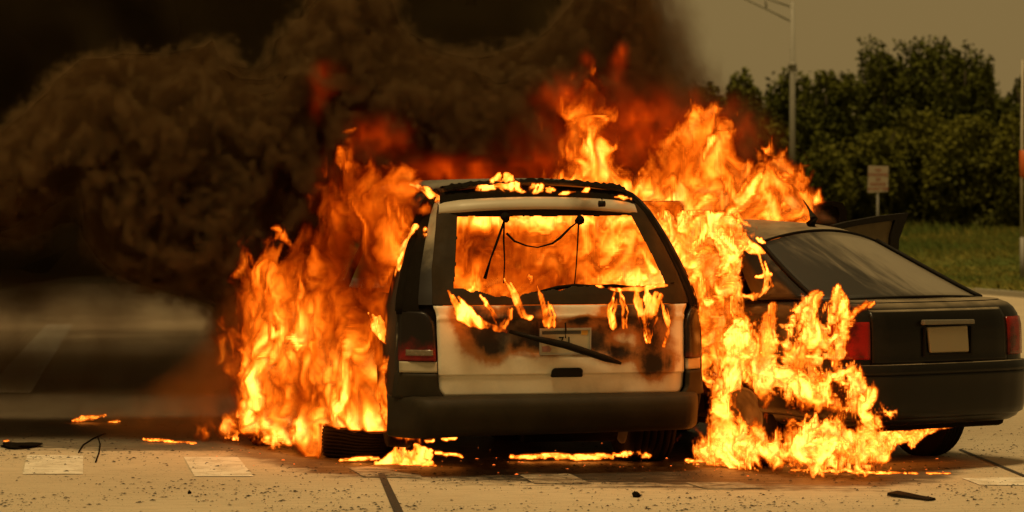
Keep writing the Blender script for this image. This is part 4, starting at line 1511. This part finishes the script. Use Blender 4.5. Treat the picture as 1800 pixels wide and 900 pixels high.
def cabin_fire():
    D = Dom((760, 355, 1215, 580), [(-1, .85), (1.5, 1.25)], .26, .0125)
    P = D.poly([(770, 362), (1190, 362), (1212, 560), (770, 560)])
    full = np.clip(P / 12 + 1.1, -2, 1.25)
    H = D.spots(.47, [(870, 386, 110, 14, .4), (1000, 384, 170, 15, .45), (1085, 420, 50, 50, .30), (840, 440, 70, 35, -.16), (960, 495, 80, 25, -.15), (1120, 490, 70, 18, .7), (845, 500, 60, 18, .26), (960, 440, 60, 30, .05), (1160, 440, 18, 60, .25)])
    return D, burn(D, full, H, 4, swirl=.18, scale=.30, amp=.50, lx=.60, lz=.62, fine=.38, depth=.8)


def tongues(box_, sheet, T, V, lst, seed, heat=.8, extra=None, amp=.7, fine=.45, lx=.34, lz=.9, swirl=.04, scale=.10, spots=()):
    D = Dom(box_, sheet, T, V)
    full = np.full(D.px.shape, -3., np.float32)
    g = random.Random(seed)
    for pts, rs in lst:
        rm = max(rs)
        for k in range(1 if rm < 4 else 3 if rm < 10 else 5):
            o = (k - (0 if rm < 4 else 1 if rm < 10 else 2)) * .55
            q, qr = [], []
            t0 = g.uniform(0, .22) if k else 0
            n = 6
            for i in range(n):
                u = (t0 + (1 - t0) * i / (n - 1)) * (len(pts) - 1)
                j = min(int(u), len(pts) - 2); w_ = u - j
                r_ = rs[j] + (rs[j + 1] - rs[j]) * w_
                q.append((pts[j][0] + (pts[j + 1][0] - pts[j][0]) * w_ + o * r_ + g.uniform(-.35, .35) * r_, pts[j][1] + (pts[j + 1][1] - pts[j][1]) * w_ + g.uniform(-.3, .3) * r_))
                qr.append(max(1.6, r_ * (1 if rm < 4 else g.uniform(.35, .65))))
            full = np.maximum(full, D.lick(q, qr) * 1.3)
    for p in extra or (): full = np.maximum(full, D.poly(p) / 8 + .2)
    full = np.clip(full, -3, 1)
    return D, burn(D, full, D.spots(heat, spots), seed, swirl=swirl, scale=scale, amp=amp, lx=lx, lz=lz, fine=fine, depth=.9)


def half(d):
    """average of 2x2x2 blocks, padded with an empty rim"""
    n = [k // 2 * 2 for k in d.shape]
    d = d[:n[0], :n[1], :n[2]].reshape(n[0] // 2, 2, n[1] // 2, 2, n[2] // 2, 2).mean((1, 3, 5))
    return np.pad(d, 1)


def front(name, D, f, iso, mat, parent, coarse=1):
    """the surface where the field passes iso, as a mesh"""
    import openvdb
    h = half(f); V = D.V * 2; off = -.5 * D.V
    for _ in range(coarse - 1):
        h = half(h); off += -.5 * V; V *= 2
    g = openvdb.FloatGrid(); g.copyFromArray(np.ascontiguousarray(h, np.float32))
    pts, quads = g.convertToQuads(iso)
    if len(quads) == 0: return None
    o0 = np.array(D.origin)
    pts = o0 + (pts - coarse_pad(coarse)) * V + (V - D.V) / 2
    pts[:, 2] = np.maximum(pts[:, 2], .006)
    return arrays_mesh(name, pts, quads[:, ::-1], mat, parent, True)


def coarse_pad(c): return {1: 1.0, 2: 1.5, 3: 1.75}[c]


def sheet_mat():
    """thin luminous flame front: adds a little light, more where it is seen edge-on"""
    t = NT('flame_front')
    lw = t.n('ShaderNodeLayerWeight'); lw.inputs[0].default_value = .35
    e = t.n('ShaderNodeEmission'); e.inputs[0].default_value = (1, .16, .012, 1)
    t.set(e.inputs[1], t.math('MULTIPLY_ADD', t.math('POWER', lw.outputs['Facing'], 3.0), .10, .012))
    tr_ = t.n('ShaderNodeBsdfTransparent')
    ad = t.n('ShaderNodeAddShader'); t.set(ad.inputs[0], e.outputs[0]); t.set(ad.inputs[1], tr_.outputs[0])
    t.set(t.out.inputs[0], ad.outputs[0])
    return t.m


M['flame_front'] = sheet_mat()
FIRES = []
def add_fire(label, DF, mat=None, name='flames', hull=.30, coarse=1):
    D, f = DF
    th = fire_thing(label, name)
    fog('flame_body', D, f, mat or M['flame'], th)
    if hull: front('flame_front', D, f, hull, M['flame_front'], th, coarse)
    return th


add_fire('great orange fire pouring from the near side of the white van', left_fire())
add_fire('flames and fireballs billowing up behind the van roof', roof_fire())
add_fire('bright flames running down between the van and the dark sedan', right_fire())
add_fire('orange fire filling the cabin seen through the van rear window', cabin_fire())
add_fire('thin flames dripping down the scorched tailgate', tongues((770, 475, 1200, 625), [(-1, -.36), (2, .36)], .055, .0065, [
    ([(793, 510), (812, 545), (835, 566), (856, 574), (884, 582)], (5, 10, 13, 11, 8)), ([(847, 520), (861, 545), (879, 568), (885, 581)], (3, 6, 8, 7)), ([(897, 542), (893, 560), (882, 580)], (4, 9, 8)),
    ([(889, 491), (905, 516), (916, 545), (921, 559), (934, 556)], (3, 7, 9, 8, 4)), ([(931, 483), (934, 499)], (5, 4)), ([(945, 502), (954, 527), (960, 556), (963, 574)], (3, 8, 9, 7)), ([(964, 530), (971, 555), (971, 574)], (4, 6, 5)),
    ([(1082, 516), (1075, 545), (1078, 575)], (7, 8, 8)), ([(1092, 512), (1100, 551), (1097, 577)], (6, 5, 6)), ([(1121, 514), (1127, 556), (1140, 602)], (9, 8, 4)), ([(1159, 516), (1145, 568), (1140, 602)], (9, 7, 4)), ([(1138, 512), (1140, 545), (1135, 580)], (6, 6, 4)),
    ([(1163, 528), (1176, 565), (1172, 591), (1166, 610)], (4, 6, 4, 3)), ([(1050, 500), (1085, 510), (1120, 509), (1168, 500)], (5, 7, 7, 6))], 5, heat=.74))
add_fire('small bright flames along the burnt rear edge of the van roof', tongues((715, 290, 1110, 362), [(-1, .36), (2, .62)], .06, .008, [
    ([(872, 343), (882, 326), (886, 308)], (17, 16, 9)), ([(895, 343), (905, 335), (902, 318)], (14, 10, 4)), ([(850, 342), (846, 328)], (11, 6)), ([(838, 336), (846, 342)], (6, 8)), ([(925, 340), (942, 336), (944, 324)], (9, 11, 6)),
    ([(970, 338), (966, 330)], (9, 6)), ([(985, 340), (1010, 338)], (6, 5)), ([(1028, 338), (1032, 330)], (6, 4)), ([(724, 324), (745, 332), (770, 350)], (5, 8, 8)), ([(1085, 345), (1120, 352)], (4, 5))], 6, heat=1.05))
add_fire('flame licking down the rear pillar of the van', tongues((640, 380, 770, 690), [(-1.3, .35), (.3, .1)], .07, .0085, [
    ([(742, 400), (728, 440), (716, 480), (708, 520), (711, 552)], (9, 14, 16, 12, 5)), ([(656, 552), (668, 580), (684, 604)], (7, 10, 4)), ([(690, 690), (694, 668), (707, 655)], (8, 9, 7)), ([(700, 672), (710, 664)], (5, 4))], 7, heat=.98))
add_fire('ring of small flames round the burnt quarter window of the sedan', tongues((1270, 400, 1370, 545), [(1.2, .62), (1.9, .30)], .05, .007, [
    ([(1292, 410), (1315, 432), (1338, 446)], (14, 12, 7)), ([(1338, 446), (1345, 475), (1354, 495), (1346, 515), (1325, 523), (1312, 520)], (6, 5, 9, 8, 9, 6)), ([(1290, 512), (1305, 520)], (6, 6)), ([(1298, 455), (1296, 480)], (6, 4)), ([(1334, 420), (1341, 427)], (4, 4)), ([(1330, 488), (1350, 482)], (5, 8))], 8, heat=1.05))
add_fire('low flames burning on the road by the fallen tyre', tongues((555, 765, 830, 832), [(-1.4, .95), (-.2, .45)], .08, .0085, [
    ([(690, 812), (701, 795), (703, 775)], (12, 8, 3)), ([(715, 812), (718, 795)], (12, 6)), ([(742, 812), (740, 795), (733, 782)], (13, 10, 4)), ([(668, 814), (752, 816)], (7, 10)), ([(600, 808), (665, 805)], (4, 5)), ([(752, 806), (756, 790)], (8, 3)), ([(778, 772), (800, 771)], (4, 4)), ([(748, 776), (760, 775)], (4, 4)), ([(765, 795), (812, 802)], (3, 2))], 9, heat=1.08))
add_fire('strip of burning fuel glowing under the van', tongues((890, 765, 1270, 832), [(-.1, .9), (1.4, .85)], .10, .009, [
    ([(900, 803), (1000, 802)], (5, 6)), ([(985, 803), (1072, 803)], (8, 8)), ([(1080, 799), (1098, 800)], (3, 4)), ([(1096, 798), (1122, 790), (1134, 800)], (5, 9, 9)), ([(1118, 776), (1128, 775)], (4, 4)), ([(1165, 817), (1182, 814)], (3, 4)), ([(1215, 812), (1240, 814), (1232, 802)], (8, 8, 5))], 10, heat=1.02, lz=.2))
add_fire('low flames spreading under the sedan towards its far rear wheel', tongues((1220, 715, 1720, 832), [(1.0, .85), (2.1, .70), (3.0, .85)], .12, .0105, [
    ([(1232, 790), (1300, 786), (1400, 800), (1480, 806), (1535, 802)], (16, 18, 20, 18, 12)), ([(1530, 798), (1545, 770), (1600, 765)], (16, 20, 10)), ([(1560, 775), (1610, 764), (1650, 748), (1692, 740)], (14, 13, 8, 3)), ([(1605, 765), (1602, 785)], (9, 4)), ([(1510, 770), (1530, 740), (1545, 728)], (18, 14, 8)),
    ([(1270, 780), (1275, 740)], (16, 5)), ([(1400, 785), (1410, 750)], (18, 6)), ([(1460, 790), (1455, 740)], (20, 8))], 11, heat=1.0, lx=.2, lz=.34, swirl=.1, scale=.14))
gl = tongues((1380, 810, 1690, 845), [(1.6, .02), (2.8, -.02)], .05, .0085, [
    ([(1392, 827), (1440, 827)], (3, 4)), ([(1445, 829), (1475, 827), (1490, 823), (1493, 815)], (4, 6, 7, 3)), ([(1490, 828), (1535, 831)], (6, 4)), ([(1540, 831), (1590, 832)], (4, 4)), ([(1600, 832), (1612, 832)], (4, 3)), ([(1630, 833), (1670, 834)], (3, 3))], 12, heat=1.02, lz=.12)
add_fire('thin line of burning fuel on the road before the sedan', gl)
add_fire('small fire burning on the road at the edge of the smoke', tongues((105, 715, 235, 755), [(-3.4, 4.4), (-2.2, 4.4)], .10, .010, [([(132, 738), (155, 736), (184, 731)], (4, 8, 3)), ([(150, 734), (175, 732)], (5, 3)), ([(193, 741), (209, 740)], (2, 2)), ([(124, 748), (134, 748)], (3, 2))], 13, heat=.98, lz=.12))
add_fire('thin burning trickle on the scorched road before the smoke', tongues((235, 760, 420, 815), [(-2.6, 2.5), (-1.6, 2.2)], .05, .0085, [([(254, 772), (285, 774), (315, 777)], (3, 3, 2)), ([(318, 777), (345, 779)], (2, 2)), ([(374, 797), (388, 797)], (3, 3)), ([(382, 799), (383, 790)], (4, 2)), ([(222, 771), (229, 770)], (2, 2)), ([(398, 770), (408, 762), (415, 772)], (6, 8, 6))], 14, heat=.98, lz=.12))
add_fire('tiny fire on the road by the frame edge', tongues((-30, 765, 40, 790), [(-3.5, 2.6), (-2.8, 2.6)], .05, .0085, [([(-10, 780), (14, 781)], (5, 5)), ([(8, 780), (12, 775)], (5, 3))], 15, heat=.95, lz=.12))


# glowing gas deep inside the smoke
def ember_glow():
    D = Dom((480, 40, 1420, 370), [(-2, 2.6), (2.5, 2.6)], .40, .035)
    full = D.spots(0, [(575, 130, 30, 24, .28), (560, 175, 18, 40, .22), (600, 155, 40, 14, .14), (662, 235, 52, 36, .45), (690, 250, 30, 20, .2), (770, 300, 80, 26, .40), (835, 305, 40, 18, .3), (1092, 97, 11, 20, .42), (1085, 125, 16, 30, .18), (1030, 104, 11, 16, .26), (985, 165, 34, 24, .32), (1020, 220, 90, 80, .24),
                        (1125, 235, 70, 70, .30), (1250, 250, 110, 70, .28), (1200, 200, 80, 40, .12), (930, 290, 80, 60, .2), (610, 330, 60, 60, .35), (470, 420, 60, 40, .3)])
    X, Y, Z = D.flow(.15, .3, 21)
    n = samp(TA, X / .7, Y / .7, Z / .9)
    n2 = samp(TB, X / .45, Y / .45, Z / .6)
    f = np.clip((full[:, None, :] * (.85 + .55 * n + .25 * n2) - .05) * np.clip(1 - (D.u ** 2)[:, :, None], 0, 1), 0, 1)
    return D, f


M['ember'] = flame_mat('ember_glow', K=5.2, S=1.5, g0=.045, g1=.06, b0=.001, b1=0, pw=1.6)
add_fire('dull red glow of burning gas inside the dark smoke', ember_glow(), M['ember'], 'fire_glow', None)


def smoke_mat(name, scat, absb, dens, fr=0):
    t = NT(name)
    a = t.n('ShaderNodeAttribute'); a.attribute_name = 'density'
    d = t.math('MULTIPLY', a.outputs['Fac'], dens)
    s = t.n('ShaderNodeVolumeScatter'); s.inputs[0].default_value = scat + (1,); t.set(s.inputs[1], t.math('MULTIPLY', d, t.ramp(a.outputs['Fac'], 0, fr, .25, 1)) if fr else d); s.inputs[2].default_value = .0
    b = t.n('ShaderNodeVolumeAbsorption'); b.inputs[0].default_value = absb + (1,); t.set(b.inputs[1], d)
    ad = t.n('ShaderNodeAddShader'); t.set(ad.inputs[0], s.outputs[0]); t.set(ad.inputs[1], b.outputs[0])
    t.set(t.out.inputs['Volume'], ad.outputs[0])
    return t.m


def smoke_brown():
    D = Dom((-160, -190, 1450, 800), [(-4.5, 3.4), (-2, 3.4), (.5, 3.6), (3, 3.6)], 1.3, .037)
    P = D.poly([(-300, 215), (0, 245), (55, 195), (100, 145), (160, 108), (212, 95), (268, 112), (328, 96), (402, 82), (450, 128), (500, 60), (560, -30), (640, -60), (690, -20), (696, 40), (720, 80), (800, 95), (880, 90), (950, 70), (1010, -20), (1060, -300), (1180, -300),
                (1205, 0), (1235, 90), (1275, 150), (1345, 185), (1366, 235), (1352, 300), (1300, 350), (1000, 350), (760, 350), (640, 400), (560, 480), (470, 540), (420, 600), (400, 650), (385, 620), (360, 540), (290, 520), (230, 500), (160, 440), (135, 370), (60, 420), (-300, 450)])
    X, Y, Z = D.flow(.30, .45, 31, rise=0)
    n1 = samp(TA, X / 2.6, Y / 2.6, Z / 2.6); n2 = samp(TB, X / 1.0, Y / 1.0, Z / 1.0); n3 = samp(TB, X / .45 + .4, Y / .45, Z / .45)
    bil = .75 - np.abs(n1)                                    # billows: round bulges with creases between
    bil2 = .75 - np.abs(n2) + .22 * (.7 - np.abs(n3))
    rag = np.interp(D.px[:, 0], [0, 1000, 1200], [75, 75, 70]).astype(np.float32)
    full = np.clip(P / rag[:, None], -3, 1.15)[:, None, :]
    v = full + .50 * bil + .24 * bil2 - 1.55 * (D.u ** 2)[:, :, None]
    v = np.clip(v / np.interp(D.px[:, 0], [950, 1200], [.42, .9])[:, None, None], 0, 1)
    k = np.interp(D.px[:, 0], [0, 900, 1050, 1150, 1230, 1300, 1370], [1, 1, .6, .34, .22, .22, .16]).astype(np.float32)
    low = np.interp(D.py[0], [330, 500, 640], [1, 1, .6]).astype(np.float32)
    v = v * k[:, None, None] * np.where(D.px < 700, low[None], 1)[:, None, :]
    return D, v


def low_smoke(pts, T, seed, y):
    D = Dom((-120, 440, 520, 790), [(-4.5, y), (-1.2, y)], T, .05)
    P = D.poly(pts)
    X, Y, Z = D.flow(.3, .4, seed)
    n1 = samp(TA, X / 2.2, Y / 2.2, Z / 1.6)
    f = np.clip(P / 70 + .2, 0, 1)[:, None, :] * np.clip(.6 + .4 * n1, 0, 1) * np.clip(1.2 - (D.u ** 2)[:, :, None], 0, 1)
    return D, f


def roof_wisp():
    D = Dom((1300, 320, 1490, 420), [(1.5, 2.2), (2.6, 2.2)], .3, .02)
    P = D.poly([(1330, 392), (1360, 350), (1410, 335), (1440, 365), (1470, 390)])
    X, Y, Z = D.flow(.12, .2, 71)
    n = samp(TA, X / .7, Y / .7, Z / .7)
    return D, np.clip(P / 22 + .1, 0, 1)[:, None, :] * np.clip(.5 + .45 * n, 0, 1) * np.clip(1.1 - (D.u ** 2)[:, :, None], 0, 1)


def smoke_shaded():
    D = Dom((-420, -300, 1330, 645), [(-14, 14.0), (8, 14.0)], 10.5, .23)
    P = D.poly([(-600, -500), (1000, -500), (1060, 0), (1090, 120), (1060, 260), (960, 340), (700, 420), (420, 520), (330, 560), (210, 566), (120, 590), (60, 580), (0, 555), (-600, 530)])
    X, Y, Z = D.flow(.8, 1.4, 41)
    n1 = samp(TA, X / 7, Y / 7, Z / 7)
    full = np.clip(P / 100, -3, 1.6)[:, None, :]
    v = full + .5 * (.6 - np.abs(n1)) + .14 * samp(TB, X / 3, Y / 3, Z / 3) - 2.2 * (D.u ** 2)[:, :, None] - 1.0 * (D.u ** 2)[:, :, None]
    v = np.clip(v / .7, 0, 1)
    back = np.interp(D.y, [8, 15, 24], [1, .4, .05]).astype(np.float32)      # thinned rearwards so its shade on the road stays partial
    return D, v * back[None, :, None]


M['smoke_brown'] = smoke_mat('brown_smoke', (.22, .148, .070), (.25, .12, .04), 10.0, .3)
M['smoke_shaded'] = smoke_mat('shaded_smoke', (.085, .062, .028), (.08, .05, .02), 1.1)  # shade of the far smoke put into a darker scatter colour
def soot_skin(name, col):
    """inner skin of the dense smoke: a veil of soot that dims what lies behind"""
    t = NT(name)
    b = t.n('ShaderNodeBsdfTransparent'); b.inputs[0].default_value = col + (1,)
    t.set(t.out.inputs[0], b.outputs[0])
    return t.m


M['soot_skin'] = soot_skin('soot_skin', (.82, .78, .72))
SMK = tag(empty('smoke_plume', (0, 0, 0)), 'rolling brown smoke billowing over and behind the burning van', 'smoke', None, 'stuff')
D, f = smoke_brown(); fog('smoke', D, f, M['smoke_brown'], SMK); front('smoke_core', D, f, .30, M['soot_skin'], SMK, 2)
M['smoke_veil'] = smoke_mat('smoke_veil', (.10, .055, .02), (.25, .12, .04), .95)
M['smoke_drift'] = smoke_mat('drifting_smoke', (.85, .34, .08), (.3, .08, .02), 1.3)  # the fire's orange light is put into this scatter colour
SMD = tag(empty('drifting_smoke', (0, 0, 0)), 'thin smoke tinted orange for firelight, drifting low over the road beside the fire', 'smoke', None, 'stuff')
D, f = low_smoke([(-300, 490), (60, 490), (180, 485), (290, 470), (350, 470), (430, 430), (480, 500), (480, 772), (-300, 766)], .9, 61, 3.9); fog('smoke_veil', D, f, M['smoke_veil'], SMD)
D, f = low_smoke([(150, 735), (260, 690), (330, 640), (380, 570), (420, 500), (500, 520), (500, 775), (330, 770), (200, 760)], .45, 62, 2.4); fog('fire_tinted_smoke', D, f, M['smoke_drift'], SMD)
SMB = tag(empty('smoke_bank', (0, 0, 0)), 'dense smoke bank coloured dark for its shade, hanging behind the brown billows', 'smoke', None, 'stuff')
D, f = smoke_shaded(); fog('smoke', D, f, M['smoke_shaded'], SMB); front('smoke_core', D, f, .5, M['soot_skin'], SMB, 1)

M['pale_smoke'] = smoke_mat('pale_smoke', (.8, .5, .3), (.3, .2, .1), 2.0)
WSP = tag(empty('smoke_wisp', (0, 0, 0)), 'thin pale smoke curling off the hot roof of the sedan', 'smoke', None, 'stuff')
D, f = roof_wisp(); fog('smoke', D, f, M['pale_smoke'], WSP)

# ------------------------------------------------------------------ soot flakes, embers and debris on the road
def flakes(name, label, n, mat, xy, r0, r1, seed, z=.004):
    g = np.random.default_rng(seed)
    x, y = xy(g, n); n = len(x)
    r = g.uniform(0, 1, n) ** 3 * (r1 - r0) + r0
    k = 6
    a = np.arange(k) / k * 2 * np.pi + g.uniform(0, 6, n)[:, None]
    rad = r[:, None] * g.uniform(.55, 1.25, (n, k))
    st = g.uniform(.6, 1.8, n)[:, None]
    X = x[:, None] + np.cos(a) * rad * st; Y = y[:, None] + np.sin(a) * rad
    Zr = np.full_like(X, z)
    top = np.stack([x, y, z + r * g.uniform(.25, .7, n)], 1)
    V = np.concatenate([np.stack([X, Y, Zr], 2), top[:, None, :]], 1).reshape(-1, 3)
    i = np.arange(n)[:, None, None] * (k + 1)
    tri = np.array([[j, (j + 1) % k, k] for j in range(k)])[None]
    return tag(arrays_mesh(name, V, (i + tri).reshape(-1, 3), mat), label, name.split('_')[0], kind='stuff')


def near_xy(g, n):
    d = 17.4 + 7.0 * g.random(n) ** 1.15
    px = g.uniform(-20, 1820, n)
    return (px - 900) / F * d, d - DC


def patchy_xy(g, n):
    x, y = near_xy(g, n * 2)
    k = g.random(len(x)) < .42 + .5 * np.sin(x * 2.1 + 1.7 * np.sin(y * 1.3)) * np.sin(y * 2.9 + x * .8)
    return x[k], y[k]


flakes('soot_flakes', 'black soot flakes scattered over the pale concrete', 7000, simple('soot_flake', (.03, .022, .015), .9), patchy_xy, .003, .0125, 51)
t = NT('ember'); e = t.n('ShaderNodeEmission'); e.inputs[0].default_value = (1, .16, .02, 1); e.inputs[1].default_value = 1.6; t.set(t.out.inputs[0], e.outputs[0])
def ember_xy(g, n):
    px = g.uniform(360, 1700, n); py = g.normal(812, 13, n) + np.interp(px, [360, 900, 1700], [-22, 2, 8])
    d = HC * F / (py - HY); return (px - 900) / F * d, d - DC
flakes('embers', 'tiny glowing embers on the scorched road', 130, t.m, ember_xy, .003, .010, 52, .006)

def gp_(px, py, z=0.0): return Vector(ground_at(px, py, z))
p0, p1 = gp_(1569, 872), gp_(1638, 881)
dv = (p1 - p0).normalized(); nv_ = Vector((-dv.y, dv.x, 0))
V = []
for k, q in enumerate((0, .3, .62, 1)):
    c = p0.lerp(p1, q)
    for o_, h in ((-.034, .004), (-.03, .022 - .004 * k), (.03, .03 - .004 * k), (.036, .004)): V.append(c + nv_ * (o_ * (1.2 if k < 2 else .8)) + Vector((0, 0, h)))
fs = [(i * 4 + j, i * 4 + (j + 1) % 4, i * 4 + 4 + (j + 1) % 4, i * 4 + 4 + j) for i in range(3) for j in range(4)] + [(0, 1, 2, 3), (15, 14, 13, 12)]
tag(mesh('trim_strip', V, fs, M['black_plastic']), 'black broken trim strip lying on the clean concrete', 'debris')


def lump(name, label, c, r, seed, mat=None):
    bm = bmesh.new(); bmesh.ops.create_icosphere(bm, subdivisions=3, radius=1)
    g = random.Random(seed)
    ph = [g.uniform(0, 6) for _ in range(6)]
    for v in bm.verts:
        k = 1 + .22 * math.sin(v.co.x * 3 + ph[0]) * math.sin(v.co.y * 3 + ph[1]) + .16 * math.sin(v.co.z * 6 + v.co.x * 5 + ph[2])
        v.co = Vector((v.co.x * r[0] * k, v.co.y * r[1] * k, max(-.0, (v.co.z * .9 + .55) * r[2] * k)))
    me = bpy.data.meshes.new(name); bm.to_mesh(me); bm.free()
    o = link(name, me, mat or M['char']); o.location = c
    return tag(o, label, 'debris')


lump('charred_lump', 'small black lump alone on the clean concrete below the van', gp_(1119, 874), (.022, .03, .022), 1)
lump('charred_lump', 'charred chunk at the foot of the fire beside the van', gp_(470, 782), (.12, .10, .09), 2)
lump('charred_lump', 'flat scrap burning at its edge at the frame border', gp_(35, 786), (.12, .2, .02), 3)
lump('charred_lump', 'charred chunk under the flames between the cars, next to the van tyre', gp_(1296, 798), (.08, .08, .07), 4)
lump('charred_lump', 'small charred chunk under the flames, on the sedan side', gp_(1322, 802), (.06, .06, .05), 5)
lump('charred_lump', 'black crumb near the middle of the lowest pale concrete', gp_(333, 868), (.012, .016, .012), 6)
for pts, lb_ in (([(138, 795), (146, 782), (165, 770), (185, 762)], 'thin curled black wire on the road above the painted bar'), ([(168, 812), (174, 795), (176, 780), (172, 768)], 'second thin black wire standing beside the curled one')):
    P = [Vector(gp_(x, y, .006)) for x, y in pts]
    tag(tube('burnt_wire', P, .005, M['char'], None, 6), lb_, 'wire')
